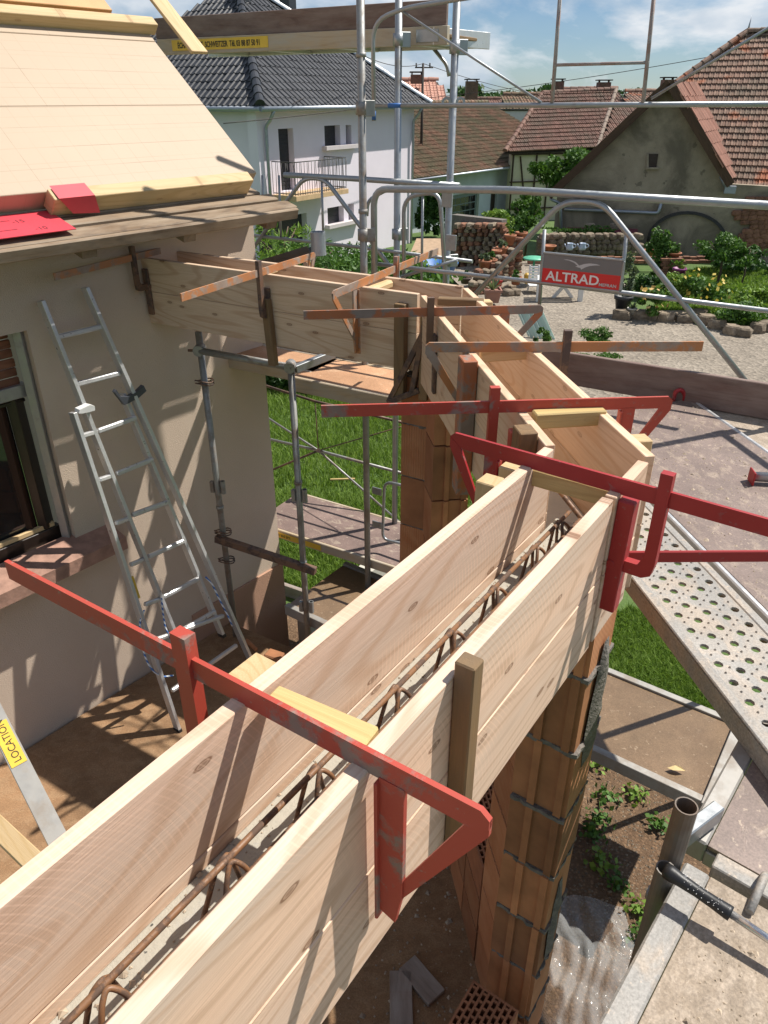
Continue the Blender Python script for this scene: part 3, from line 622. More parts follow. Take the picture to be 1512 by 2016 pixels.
# lower bar of a second clamp and a rusty jaw seen end-on
a, b_ = PN(1228, 1108, NN, -.40), PN(1560, 1108, NN, -.40 + .28)
cl = root('formwork_clamp', 'bright red clamp bar sticking out level over the perforated plank', 'clamp', a, GC)
a = PZ(1232, 1096, -1.06); b_ = PZ(1600, 1094, -1.06); beam('bar', a, b_, .009, .035, MRED2, cl)
beam('jaw_flange', a + V((-.004, 0, .02)), a + V((-.004, 0, -.05)), .03, .008, MRED2, cl, up=V((1, 0, 0)))
cl = root('formwork_clamp', 'rusty brown triangular clamp jaw hanging above the short scaffold deck', 'clamp', PN(800, 780, NF, 3.26), GC)
def cpt(u, v): return PN(u, v, NF, 3.27)
for nm, p0, p1 in (('fixed_jaw', (838, 632), (812, 772)), ('brace', (836, 650), (766, 790)), ('bar', (764, 792), (826, 768))):
    a, b_ = cpt(*p0), cpt(*p1); beam(nm, a, b_, .03, .03 if nm != 'brace' else .018, MRST, cl, up=NF)
# ------------------------------------------------------------------ hollow brick masonry
def brick(parent, M, size, mat=MBRK, name='brick'):
    lx, ly, lz = size; k = ('brk', round(lx, 3), round(ly, 3), round(lz, 3), mat.name)
    if k not in _bc:
        b = []
        b.append((0, 0, 0, lx, ly, lz))
        g = ly
        for i in (-.36, .12):                                    # tongues on the end faces
            b.append((-lx / 2 - .006, i * g, 0, .012, g * .13, lz)); b.append((lx / 2 + .004, i * g + .02, 0, .008, g * .10, lz))
        me = boxes_mesh('brick', b); me.materials.append(mat); me.materials.append(MBRK); _bc[k] = me
        for i_, p_ in enumerate(me.polygons): p_.material_index = 1 if i_ in (0, 1) or i_ >= 6 else 0
    return obj(name, _bc[k], None, M, parent)
def hollow_brick(parent, M, size, mat):
    lx, ly, lz = size; k = ('hol', lx, ly, lz, mat.name)
    if k not in _bc:
        b = [(0, 0, -lz * .08, lx, ly, lz * .84)]; t = .009; h = lz * .16; zc_ = lz / 2 - h / 2; ny = 8
        for j in range(ny + 1): b.append((0, -ly / 2 + t / 2 + j * (ly - t) / ny, zc_, lx, t, h - .0005 * (j % 2)))
        nx = 7
        for j in range(ny):
            off = (j % 2) * .5
            for i in range(nx + 1):
                x = -lx / 2 + t / 2 + (i + (off if 0 < i < nx else 0)) * (lx - t) / nx
                if x < lx / 2: b.append((x, -ly / 2 + (j + .5) * (ly - t) / ny + t / 2, zc_ - .001, t, (ly - t) / ny - t + .001, h))
        me = boxes_mesh('hollow', b); me.materials.append(mat); _bc[k] = me
    return obj('brick', _bc[k], None, M, parent)
rng = random.Random(5)
MHOL = M_plain('brick_webs', (.33, .13, .06), .85, var=.25, scale=9)
def joint(parent, pts, z, th, name='mortar_joint'):
    out = []
    for i in range(len(pts)):
        a = V((*pts[i], 0)); b_ = V((*pts[(i + 1) % len(pts)], 0)); nrm_ = V(((b_ - a).y, -(b_ - a).x, 0)).normalized(); n = max(2, int((b_ - a).length / .018))
        for k in range(n): out.append(tuple((a + (b_ - a) * (k / n) + nrm_ * (rng.uniform(-.005, .007) if k else 0))[:2]))
    return slab(name, out, z - th * rng.uniform(.4, .7), z + th * rng.uniform(.4, .6), MMOR, parent)
def foot_rect(n, f, o0, o1, s0, s1): return [tuple((n * o + f * s)[:2]) for o, s in ((o0, s0), (o1, s0), (o1, s1), (o0, s1))]
# pillar at the near corner
PB = root('brick_pillar', 'orange hollow brick pillar under the beam corner with smeared mortar', 'pillar', on(NN, -.58, FN, 1.75, ZF))
sp0 = FN.dot(V((.63, 1.73, 0)))
z = ZF; H = .322
for i in range(11):
    h = min(H, -1.312 - z)
    if h < .05: break
    jig = rng.uniform(-.006, .006)
    M = frame(on(NN, -.583 + jig, FN, sp0 + .105 + rng.uniform(-.006, .006), z + h / 2), FN); brick(PB, M, (.20, .208, h - .010), MBRR if i % 2 else MBRK)
    M = frame(on(NM, .872 + jig, FM, cs(NM, .86, NN, -.58, FM) + .19, z + h / 2), FM); brick(PB, M, (.25, .20, h - .010), MBRR)
    joint(PB, foot_rect(NN, FN, -.683, -.476 + .002 * (i % 3), sp0 - .004 + .006 * (i % 2), sp0 + .22), z + h - .004, .015)
    z += h
def smear(parent, M, w, h, mat, seed):
    r = random.Random(seed); n = 9; vs = []; fs = []
    for j in range(n + 1):
        for i in range(5):
            e = 0 if i in (0, 4) or j in (0, n) else .006 + .012 * r.random(); wd = w * (.45 + .5 * math.sin(math.pi * (j + .5) / n) * r.uniform(.7, 1.1))
            vs.append((wd * (i / 4 - .5) + r.uniform(-.006, .006), -e, h * (j / n - .5)))
    for j in range(n):
        for i in range(4): fs.append((j * 5 + i, j * 5 + i + 1, (j + 1) * 5 + i + 1, (j + 1) * 5 + i))
    return obj('mortar_smear', mesh('smear', vs, fs, True), mat, M, parent)
smear(PB, frame(on(NN, -.476, FN, sp0 + .12, -1.75), FN), .11, .55, MMOR, 3)
smear(PB, frame(on(NN, -.476, FN, sp0 + .10, -2.9), FN), .10, .5, MMOR, 4)
# pillar at the far corner
PF = root('brick_pillar', 'shaded hollow brick pillar at the far beam corner in front of the lawn', 'pillar', cross2(NM, .87, NF, 3.46, ZF))
z = ZF; cF = cross2(NM, .87, NF, 3.46)
for i in range(11):
    h = min(H, -1.292 - z)
    if h < .05: break
    c0 = V((cF.x, cF.y, 0))
    M = frame(c0 + FF * (.03 + rng.uniform(-.006, .006)) + NF * -.02 + V((0, 0, z + h / 2)), FF); brick(PF, M, (.29, .20, h - .010), MBRR if i % 2 == 0 else MBRK)
    M = frame(c0 - FM * (.225) + V((0, 0, z + h / 2)), FM); brick(PF, M, (.20, .20, h - .010), MBRR)
    joint(PF, foot_rect(NF, FF, 3.345, 3.54, FF.dot(c0) - .11, FF.dot(c0) + .17), z + h - .004, .015)
    z += h
# low parapet walls between the pillars
PW = root('parapet_wall', 'low hollow brick wall in deep shade with open cells on top', 'wall', on(NN, -.58, FN, 1.2, ZF))
for c_ in range(2):
    z = ZF + c_ * .33
    for k in range(9):
        s = sp0 - .02 - .262 * (k + .5) - (.13 if c_ else 0)
        if s < -.6: break
        (hollow_brick if c_ else brick)(PW, frame(on(NN, -.583, FN, s, z + .16), FN), (.25, .205, .31), MHOL if c_ else MBRR)
PX = root('parapet_wall', 'low ribbed hollow brick wall closing the bay below the angled beam', 'wall', on(NM, .87, FM, 2.4, ZF))
m0 = cs(NM, .86, NN, -.58, FM) + .32; m1 = cs(NM, .86, NF, 3.46, FM) - .34; nb = int((m1 - m0) / .262)
for c_ in range(3):
    z = ZF + c_ * .25
    for k in range(nb):
        s = m0 + .262 * (k + .5)
        (hollow_brick if c_ == 2 else brick)(PX, frame(on(NM, .868, FM, s, z + .12), FM), (.25, .20, .236), MHOL if c_ == 2 else MBRR)
# rubble and a board on the shaded floor
for lab, u, v, s_ in (('pale board offcut lying on the shaded floor', 830, 1930, .22), ('long board offcut on the shaded floor beside the parapet', 790, 1985, .34)):
    p = PZ(u, v, ZF + .016); box('board_offcut', frame(p, dr(20 + u)), (s_, .11, .026), MWG, label=lab, cat='board', bev=.003)
# ------------------------------------------------------------------ scaffolding
MDEC = M_splat('phenolic_deck', (.19, .132, .11), (.42, .33, .25), .565, 11, (.27, .205, .175), .55, .6)
MDECN = M_splat('cement_deck', (.31, .245, .18), (.43, .355, .28), .48, 20, (.40, .325, .25), .9, .7)
MPUD = M_splat('muddy_deck', (.20, .125, .075), (.36, .27, .18), .66, 6, (.27, .185, .11), .28)
MYEL = M_plain('yellow_label', (.72, .47, .05), .5, var=.12, scale=8, bmp=0); MBLK = M_plain('black_print', (.02, .018, .015), .5, var=.1, bmp=0)
MSID = M_wood('deck_rail_wood', (.50, .38, .24), (.36, .25, .14), knots=.4, weather=(.42, .38, .32))
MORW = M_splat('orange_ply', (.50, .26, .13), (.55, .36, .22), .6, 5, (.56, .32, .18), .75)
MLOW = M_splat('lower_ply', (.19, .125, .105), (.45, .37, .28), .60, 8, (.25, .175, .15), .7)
MSTL = M_splat('spattered_steel', (.36, .36, .35), (.42, .345, .27), .50, 7, (.34, .31, .27), .6, .7)
def txtM(p, x, up): x = V(x).normalized(); up = V(up).normalized(); z = x.cross(up); M = Matrix((x, up, z)).transposed().to_4x4(); M.translation = p; return M
GD = 'scaffold decks'
def deck(label, n, f, o0, o1, s0, s1, ztop, mat, rail=MALU, th=.012, hr=.07, rw=.03, cat='scaffold deck'):
    r = root('scaffold_deck', label, cat, on(n, (o0 + o1) / 2, f, (s0 + s1) / 2, ztop - hr), GD)
    M = frame(on(n, (o0 + o1) / 2, f, (s0 + s1) / 2, ztop - th / 2 - .003), f); box('deck_board', M, (abs(s1 - s0) - .004, abs(o1 - o0) - 2 * rw - .004, th), mat, r, bev=.001)
    for o in (o0 + rw / 2, o1 - rw / 2): beam('side_rail', on(n, o, f, s0, ztop - hr / 2), on(n, o, f, s1, ztop - hr / 2), rw, hr, rail, r, bev=.005)
    for s in (s0 + .02, s1 - .02): beam('end_rail', on(n, o0 + rw, f, s, ztop - hr / 2 - .012), on(n, o1 - rw, f, s, ztop - hr / 2 - .012), .04, hr - .024, rail, r)
    return r
ZD = -1.5
sFar = FM.dot(PZ(1362, 786, ZD))
d1 = deck('cement spattered brown deck with aluminium edges beside the angled formwork', NM, FM, 1.55, 2.35, sFar, .35, ZD, MDEC, rw=.022)
d2 = deck('pale spattered deck on the garden side of the aluminium edge', NM, FM, 2.365, 3.1, sFar + .1, .35, ZD - .03, MDECN, rw=.022)
d2b = deck('dark deck end under the weathered toe board', NF, FF, 3.72, 4.28, FF.dot(on(NM, 2.9, FM, 4, 0)), FF.dot(on(NM, 1.13, FM, 4, 0)), ZD - .075, MDEC)
# red hook at the deck end
hk = on(NM, 2.22, FM, sFar, ZD); tube('deck_hook', [hk + V((0, 0, -.02)), hk + V((0, 0, .05)), hk + NM * .03 + V((0, 0, .065)), hk + NM * .06 + V((0, 0, .04)), hk + NM * .065 + V((0, 0, -.02))], .012, MRED2, d1, fil=.03)
# perforated steel plank
PP = root('steel_plank', 'perforated galvanised plank spattered with cement leading past the formwork corner', 'scaffold plank', on(NM, 1.34, FM, 1.6, ZD - .05))
def perforated(L, Wd, nx, ny):
    vs = []; fs = []; cx, cy = L / nx, Wd / ny
    for i in range(nx):
        for j in range(ny):
            off = 0; x0 = -L / 2 + i * cx; y0 = -Wd / 2 + j * cy; mx, my = x0 + cx / 2 + (.22 * cx if j % 2 else -.22 * cx), y0 + cy / 2
            b = len(vs); N = 8
            sq = [(x0, y0), (x0 + cx / 2, y0), (x0 + cx, y0), (x0 + cx, y0 + cy / 2), (x0 + cx, y0 + cy), (x0 + cx / 2, y0 + cy), (x0, y0 + cy), (x0, y0 + cy / 2)]
            r = .0145
            vs += [(x, y, 0) for x, y in sq]; vs += [(mx + r * math.cos(math.radians(225 + 45 * k)), my + r * math.sin(math.radians(225 + 45 * k)), 0) for k in range(N)]
            vs += [(mx + r * .9 * math.cos(math.radians(225 + 45 * k)), my + r * .9 * math.sin(math.radians(225 + 45 * k)), -.009) for k in range(N)]
            for k in range(N):
                k2 = (k + 1) % N; fs.append((b + k, b + k2, b + N + k2, b + N + k)); fs.append((b + N + k, b + N + k2, b + 2 * N + k2, b + 2 * N + k))
            for (dx, dy) in ((.5, 0), (.25, .5)):
                px, py = mx + dx * cx * .98, my + dy * cy * .98
                if abs(px) < L / 2 - .01 and abs(py) < Wd / 2 - .01:
                    c = len(vs); vs += [(px + .0045 * math.cos(a), py + .0045 * math.sin(a), .0004) for a in [k * math.pi / 3 for k in range(6)]] + [(px + .003 * math.cos(a), py + .003 * math.sin(a), .0035) for a in [k * math.pi / 3 for k in range(6)]]
                    fs += [(c + k, c + (k + 1) % 6, c + 6 + (k + 1) % 6, c + 6 + k) for k in range(6)]
    me = mesh('perforated', vs, fs); me.materials.append(MSTL); return me
sP0 = FM.dot(PZ(1500, 1580, ZD)); sP1 = sP0 + 2.2
obj('perforated_plate', perforated(sP1 - sP0, .25, 27, 5), None, frame(on(NM, 1.345, FM, (sP0 + sP1) / 2, ZD + .02), -FM), PP)
for o in (1.203, 1.487): beam('edge_fold', on(NM, o, FM, sP0, ZD + .0185), on(NM, o, FM, sP1, ZD + .0185), .033, .011, MSTL, PP, bev=.004)
for o in (1.188, 1.502): beam('side_flange', on(NM, o, FM, sP0, ZD - .018), on(NM, o, FM, sP1, ZD - .018), .004, .062, MSTL, PP, bev=0)
beam('end_cap', on(NM, 1.19, FM, sP0 + .003, ZD - .02), on(NM, 1.50, FM, sP0 + .003, ZD - .02), .004, .06, MSTL, PP, bev=0)
# decks near the photographer
N50, F50 = nrm(50), dr(50)
d3 = deck('cement caked deck carrying the hammer', N50, F50, -.168, .55, -.9, 1.26, ZD, MDECN, rail=MSTL, rw=.055)
beam('cross_bar', on(N50, -.12, F50, 1.315, ZD - .03), on(N50, .55, F50, 1.315, ZD - .03), .045, .04, MSTL, d3)
a = on(N50, -.02, F50, 1.22, ZD + .006); tube('deck_hook', [a, a + F50 * .10 + V((0, 0, .012)), a + F50 * .135 + V((0, 0, -.03))], .009, MSTL, d3, fil=.04)
d4 = deck('reddish brown deck board below the end of the perforated plank', N50, F50, -.20, .50, 1.375, 1.95, ZD - .05, MDEC, rail=MALD, rw=.05)
# muddy lower deck
mp = [PZ(u, v, -3.5) for u, v in ((1150, 1465), (1385, 1575))]; fm_ = (mp[1] - mp[0]).normalized(); nm_ = V((-fm_.y, fm_.x, 0))
r = root('scaffold_deck', 'lower deck holding a puddle of muddy water with one leaf', 'scaffold deck', mp[0], GD)
L_ = 3.2; c_ = mp[1] - fm_ * (L_ / 2) + nm_ * .37
box('deck_board', frame(c_ + V((0, 0, -.016)), fm_), (L_, .68, .02), MPUD, r)
for o in (0, .74): a = mp[1] + nm_ * o; beam('side_rail', a + V((0, 0, -.035)), a - fm_ * L_ + V((0, 0, -.035)), .05, .09, MALD, r)
a = mp[1] + fm_ * .03; beam('end_rail', a + V((0, 0, .0)) - nm_ * .05, a + nm_ * .8, .07, .05, MALD, r)
lf = PZ(1330, 1512, -3.485); poly('fallen_leaf', [lf + V(p) for p in ((-.05, 0, .002), (-.025, -.022, .006), (.01, -.03, .012), (.05, -.025, .003), (.03, .0, .012), (.0, .014, .008))], M_plain('dry_leaf', (.55, .42, .2), .7), label='pale dry leaf lying on the muddy lower deck', cat='leaf')
d5 = deck('reddish deck running on from the muddy lower deck', fm_.cross(V((0, 0, 1))) * 1.0, fm_, 0, .01, 0, .01, -9, MDEC) if False else None
# open pole by the hammer and its socket
pp = V((.652, 1.082, 0)); SP = root('scaffold_pole', 'open topped steel pole with stub socket beside the hammer', 'scaffold pole', V((pp.x, pp.y, ZG)))
pipe_open('standard', V((pp.x, pp.y, ZG)), V((pp.x, pp.y, -1.33)), .0245, .0215, MPOL, SP)
sk = V((pp.x - .035, pp.y - .05, -1.47)); pipe_open('socket', sk - V((0, 0, .16)), sk, .021, .018, MPOL, SP); tube('collar', [V((pp.x, pp.y, -1.66)), V((pp.x, pp.y, -1.64))], .032, MGAD, SP)
beam('bracket', V((pp.x - .002, pp.y + .02, -1.50)), on(N50, -.16, F50, 1.45, -1.51), .03, .05, MGAL, SP)
# hammer
a, b_ = PZ(1306, 1710, -1.435), PZ(1440, 1800, -1.445); hd = (b_ - a).normalized()
HM = root('hammer', 'hammer with black speckled rubber grip and bright steel shaft on the caked deck', 'hammer', b_)
prof = [(0, .0), (.010, .001), (.0165, .006), (.0175, .018), (.0145, .04), (.0125, .08), (.0135, .12), (.0155, .150), (.0155, .158), (.0, .159)]
Lh = (b_ - a).length; k_ = Lh / .159
MRUB = M_plain('black_rubber', (.012, .012, .013), .45, var=.3, scale=30)
lathe('grip', [(r_ * 1.0, z_ * k_) for r_, z_ in prof], frame(a, hd) @ Matrix.Rotation(math.radians(90), 4, 'Y'), MRUB, HM)
tube('shaft', [b_ - hd * .01, b_ + hd * .19], .0085, M_galv('bright_steel', (.62, .62, .62), .22, .95), HM, n=14)
he = b_ + hd * .19; sd = hd.cross(V((0, 0, 1))).normalized(); beam('head', he - sd * .055, he + sd * .055, .028, .028, MGAD, HM, bev=.006)
vs = []; fs = []                                                            # white specks of the grip
for k in range(46):
    t = rng.uniform(.25, .95) * Lh; g = rng.uniform(-1.2, 1.2); rr = .0150
    c = a + hd * t + (V((0, 0, 1)) * math.cos(g) + sd * math.sin(g)) * rr; b0 = len(vs)
    vs += [c + hd * .0009 - a, c + sd * .0009 - a, c - hd * .0009 - a, c - sd * .0009 - a, c + (c - a - hd * t).normalized() * .0009 - a]; fs += [(b0, b0 + 1, b0 + 4), (b0 + 1, b0 + 2, b0 + 4), (b0 + 2, b0 + 3, b0 + 4), (b0 + 3, b0, b0 + 4)]
obj('grip_specks', mesh('specks', vs, fs), M_plain('white_speck', (.75, .75, .75), .6, bmp=0), Matrix.Translation(a), HM, kind='stuff')
# toe board and loose prop
ta = PN(1085, 695, NF, 4.32); tb = PN(1580, 772, NF, 4.32)
ta.z = tb.z = -1.43; beam('toe_board', ta + FF * .3, tb, .032, .195, MWT, label='weathered brown toe board on edge between the deck and the gravel', cat='board', bev=.004)
pr_ = root('steel_prop', 'grey steel tube with red end plate lying on the spattered deck', 'prop', PZ(1490, 945, ZD))
a = PZ(1482, 938, ZD + .03); tube('tube', [a, a + V((.7, -.08, 0))], .022, MGAL, pr_, n=12); box('end_plate', frame(a + V((-.004, 0, 0)), V((.7, -.08, 0))), (.008, .07, .062), MRED2, pr_)
# ------------------------------------------------------------------ poles of the scaffold along the garden side
def pole(label, x, y, z0, z1, r=.0242, mat=MGAL, joints=(), rings=(), grp='scaffold poles'):
    p = root('scaffold_pole', label, 'scaffold pole', V((x, y, z0)), grp)
    tube('standard', [(x, y, z0 + .01), (x, y, z1)], r, mat, p, n=14)
    for z in joints: tube('joint_collar', [(x, y, z - .012), (x, y, z + .012)], r * 1.25, mat, p, n=14)
    for z in rings: tube('coupler', [(x, y, z - .035), (x, y, z + .035)], r * 1.5, mat, p, n=8); box('coupler_tab', frame(V((x + .045, y - .01, z)), dr(20)), (.07, .012, .085), mat, p)
    box('base_plate', frame(V((x, y, z0 + .005)), FF), (.15, .15, .01), mat, p); return p
pole('steel pole passing in front of the yellow lettered deck', -.132, 5.0, ZG, 1.5, mat=MGAD, joints=(-.62, .22), rings=(-.05, -.76))
pole('steel pole behind the bent guard rail corner, next to the gate loop', .093, 5.62, ZG, 1.5, joints=(-.55,), rings=(.33, -.85))
pole('steel pole with round eyelet coupler at the end of the lettered deck', .445, 5.45, ZG, 1.5, joints=(-.5,), rings=(.28, -1.0))
el = V((.445, 5.45, -.02)); E_ = root('eyelet_coupler', 'flat coupler plate with two eyes on a scaffold pole', 'coupler', el)
for dx in (-.045, .045):
    vs = []; fs = []
    for k in range(12):
        g = 2 * math.pi * k / 12
        for rr, yy in ((.032, -.006), (.016, -.006), (.016, .006), (.032, .006)): vs.append((rr * math.cos(g), yy, rr * math.sin(g)))
    for k in range(12):
        for j in range(4): fs.append((k * 4 + j, k * 4 + (j + 1) % 4, ((k + 1) % 12) * 4 + (j + 1) % 4, ((k + 1) % 12) * 4 + j))
    obj('eye', fixn(mesh('eye', vs, fs)), MGAL, Matrix.Translation(el + V((dx, -.03, 0))), E_)
pole('corner pole of the scaffold where the toe board ends', 2.36, 3.77, ZG, 1.5, joints=(-.4,), rings=(-.5, -1.02))
SR = root('guard_rail', 'pair of guard rails running from the corner pole along the spattered deck', 'guard rail', V((2.6, 2, -1.5)), 'scaffold guard rails')
for z in (-.5, -1.02): tube('rail', [V((2.36, 3.77, z)), V((2.36, 3.77, z)) - FM * 4.2], .02, MGAL, SR)
for s_ in (1.2, 2.4, 3.6): tube('upright', [V((2.36, 3.77, -1.02)) - FM * s_, V((2.36, 3.77, -.5)) - FM * (s_ + .25)], .014, MGAL, SR)
# upper lettered deck
zt_ = .30
UD = root('scaffold_deck', 'high deck with dark toe board and yellow lettered strip', 'scaffold deck', on(NF, 5.3, FF, 3.2, zt_), GD)
sR = FF.dot(PN(880, 70, NF, 5.0)); sL = FF.dot(PN(312, 110, NF, 5.0))
beam('side_rail', on(NF, 5.02, FF, sL, zt_ + .052), on(NF, 5.02, FF, sR, zt_ + .052), .04, .105, MSID, UD)
beam('side_rail', on(NF, 5.60, FF, sL, zt_ + .052), on(NF, 5.60, FF, sR, zt_ + .052), .04, .09, MALU, UD)
box('deck_board', frame(on(NF, 5.31, FF, (sL + sR) / 2, zt_ + .05), FF), (sL - sR, .53, .02), MWO, UD)
for k in range(4): s_ = sR + .25 + .62 * k; beam('cross_bar', on(NF, 5.04, FF, s_, zt_ + .02), on(NF, 5.58, FF, s_, zt_ + .02), .05, .035, MALU, UD)
box('toe_board', frame(on(NF, 5.035, FF, (sL + sR) / 2 + .02, zt_ + .175), FF), (sL - sR, .03, .138), MWT, UD)
beam('end_bracket', on(NF, 5.00, FF, sR + .10, zt_ + .05), on(NF, 5.62, FF, sR - .02, zt_ + .05), .02, .10, MALU, UD)
box('rail_cap', frame(on(NF, 4.997, FF, sR + .14, zt_ + .052), FF), (.16, .006, .07), MGAL, UD)
lx0, lx1 = PN(338, 87, NF, 4.996), PN(527, 78, NF, 4.996); lz = zt_ + .058; s0_, s1_ = FF.dot(lx0), FF.dot(lx1)
lb = box('label_strip', frame(on(NF, 4.998, FF, (s0_ + s1_) / 2, lz), FF), (abs(s0_ - s1_), .003, .07), MYEL, UD, bev=0)
text('lettering', 'ÉCHAFAUDAGE  SCHWEITZER  Tél. 03 88 87 50 91', txtM(on(NF, 4.995, FF, s0_ - .06, lz - .019), -FF, V((0, 0, 1))), .052, MBLK, lb, sx=.70, bold=.0008)
tube('hanger', [PN(595, 85, NF, 5.6), PN(685, 130, NF, 5.6), PN(728, 150, NF, 5.6)], .012, MGAL, UD) if False else None
tube('brace', [PN(845, 85, NF, 5.6), PN(880, 128, NF, 5.6), PN(884, 150, NF, 5.6)], .013, MGAL, UD, fil=.08)
# ------------------------------------------------------------------ guard rails
def G(u, v, o=4.4): return PN(u, v, NF, o)
def gtube(parent, name, px, r, o=4.4, fil=0, mat=MGAL, n=12): return tube(name, [G(u, v, o) for u, v in px], r, mat, parent, fil=fil, n=n)
GR = root('guard_rail', 'large bent tube guard rail with sloping struts carrying the red sign', 'guard rail', G(1000, 560), 'scaffold guard rails')
gtube(GR, 'top_rail', [(737, 560), (736, 372), (1000, 374), (1640, 412)], .0215, fil=.10)
gtube(GR, 'strut', [(915, 602), (1108, 396), (1186, 398), (1475, 760)], .0165, fil=.09)
gtube(GR, 'bottom_rail', [(745, 520), (862, 534), (1064, 556), (1640, 628)], .0135)
gtube(GR, 'sign_post', [(1072, 452), (1062, 600)], .011); gtube(GR, 'sign_post', [(1234, 455), (1221, 580)], .011)
gtube(GR, 'weld_tab', [(1150, 378), (1150, 396)], .006)
# sign
SG = root('sign', 'red and grey company sign with white bird emblem on the guard rail', 'sign', G(1145, 570, 4.37))
sx_ = -FF; SO = 4.372
def spt(u, v): return PN(u, v, NF, SO)
c00, c10, c11, c01 = spt(1066, 555), spt(1218, 571), spt(1222, 514), spt(1068, 499)
wS = sx_.dot(c10 - c00); zb = (c00.z + c10.z) / 2; zt2 = (c01.z + c11.z) / 2; sS = FF.dot(c00)
MSR = M_plain('sign_red', (.62, .012, .018), .35, var=.05, bmp=0); MSGY = M_plain('sign_grey', (.17, .165, .165), .4, var=.15, scale=2, bmp=0); MSW = M_plain('sign_white', (.78, .77, .75), .45, var=.05, bmp=0); MSLG = M_plain('sign_light_grey', (.50, .49, .49), .45, var=.05, bmp=0)
hS = zt2 - zb
box('panel', frame(on(NF, SO, FF, sS - wS / 2, zb + hS * .25), FF), (wS, .004, hS * .5), MSR, SG, bev=0)
box('panel', frame(on(NF, SO, FF, sS - wS / 2, zb + hS * .75), FF), (wS, .004, hS * .5), MSGY, SG, bev=0)
for zz in (zb - .006, zt2 + .006): beam('frame_bar', on(NF, SO, FF, sS + .006, zz), on(NF, SO, FF, sS - wS - .006, zz), .014, .012, MGAL, SG)
for ss in (sS + .007, sS - wS - .007): beam('frame_bar', on(NF, SO, FF, ss, zb), on(NF, SO, FF, ss, zt2), .014, .012, MGAL, SG)
def st(x, y): return on(NF, SO - .003, FF, sS - wS * x, zb + hS * y)
text('lettering', 'ALTRAD', txtM(st(.055, .09), sx_, V((0, 0, 1))), hS * .47, MSW, SG, sx=1.12, bold=.0012)
text('lettering', 'MEFRAN', txtM(st(.745, .075), sx_, V((0, 0, 1))), hS * .15, MSLG, SG, sx=1.12, bold=.0005)
bird = [(.26, .86), (.30, .88), (.36, .87), (.42, .82), (.47, .71), (.53, .78), (.60, .82), (.68, .82), (.735, .79), (.66, .765), (.60, .73), (.55, .67), (.50, .575), (.49, .63), (.42, .66), (.45, .69), (.40, .79), (.33, .85)]
poly('bird_emblem', [st(x, y) + NF * .0005 for x, y in bird], MSLG, SG)
# upper guard frame
UG = root('guard_rail', 'slender upper guard frame with rungs and sloping stays against the sky', 'guard rail', G(1000, 205, 4.45), 'scaffold guard rails')
gtube(UG, 'bottom_rail', [(738, 208), (1100, 207), (1640, 204)], .0125, 4.45)
gtube(UG, 'corner_post', [(736, 238), (734, 42), (795, 16), (905, -2), (1150, -40)], .0125, 4.45, fil=.12)
gtube(UG, 'stay', [(788, 20), (1066, 202)], .007, 4.45); gtube(UG, 'stay', [(1282, 194), (1620, -10)], .007, 4.45)
MPNK = M_worn('faded_pink_tube', (.30, .215, .19), (.34, .32, .31), .46)
gtube(UG, 'upright', [(1105, -40), (1087, 202)], .0105, 4.45, mat=MPNK); gtube(UG, 'upright', [(1292, -50), (1266, 202)], .0105, 4.45, mat=MPNK); gtube(UG, 'rung', [(1094, 128), (1278, 123)], .008, 4.45, mat=MPNK)
gtube(UG, 'blue_mark', [(736, 218), (736, 236)], .0132, 4.45, mat=M_plain('blue_tape', (.03, .12, .35), .5)); gtube(UG, 'blue_mark', [(765, 208), (790, 207.7)], .0132, 4.45, mat=M_plain('blue_tape2', (.03, .12, .35), .5))
# left guard
LG = root('guard_rail', 'guard rail with sloping struts in front of the balcony house', 'guard rail', G(640, 500, 4.85), 'scaffold guard rails')
gtube(LG, 'top_rail', [(560, 344), (700, 352), (905, 366)], .019, 4.85)
gtube(LG, 'strut', [(490, 500), (598, 350), (640, 352), (860, 650)], .0155, 4.85, fil=.08)
gtube(LG, 'bottom_rail', [(420, 453), (560, 475), (900, 500)], .012, 4.85) if False else None
gtube(LG, 'bottom_rail', [(495, 463), (700, 486), (930, 515)], .0125, 4.85)
for u, v0, v1 in ((549, 345, 468), (633, 356, 480), (516, 345, 465)): gtube(LG, 'upright', [(u, v0), (u + 4, v1)], .009, 4.85)
# gate loops
GL = root('gate_loop', 'small bent tube gate loop between the scaffold poles', 'guard rail', G(830, 560, 4.7), 'scaffold guard rails')
gtube(GL, 'loop', [(795, 575), (795, 388), (866, 376), (878, 575)], .0145, 4.7, fil=.10); gtube(GL, 'upright', [(832, 385), (830, 560)], .009, 4.7)
gtube(GL, 'rail', [(735, 520), (905, 540)], .011, 4.7); gtube(GL, 'rail', [(790, 545), (900, 512)], .011, 4.68)
for u, v in ((880, 392), (888, 478)): box('hinge_plate', frame(G(u, v, 4.66), FF), (.075, .012, .10), MGAL, GL)
GL2 = root('gate_loop', 'low bent tube loop behind the big guard rail corner', 'guard rail', G(800, 400, 4.95), 'scaffold guard rails')
gtube(GL2, 'loop', [(722, 425), (724, 395), (770, 368), (862, 366), (890, 392)], .0135, 5.0, fil=.12)
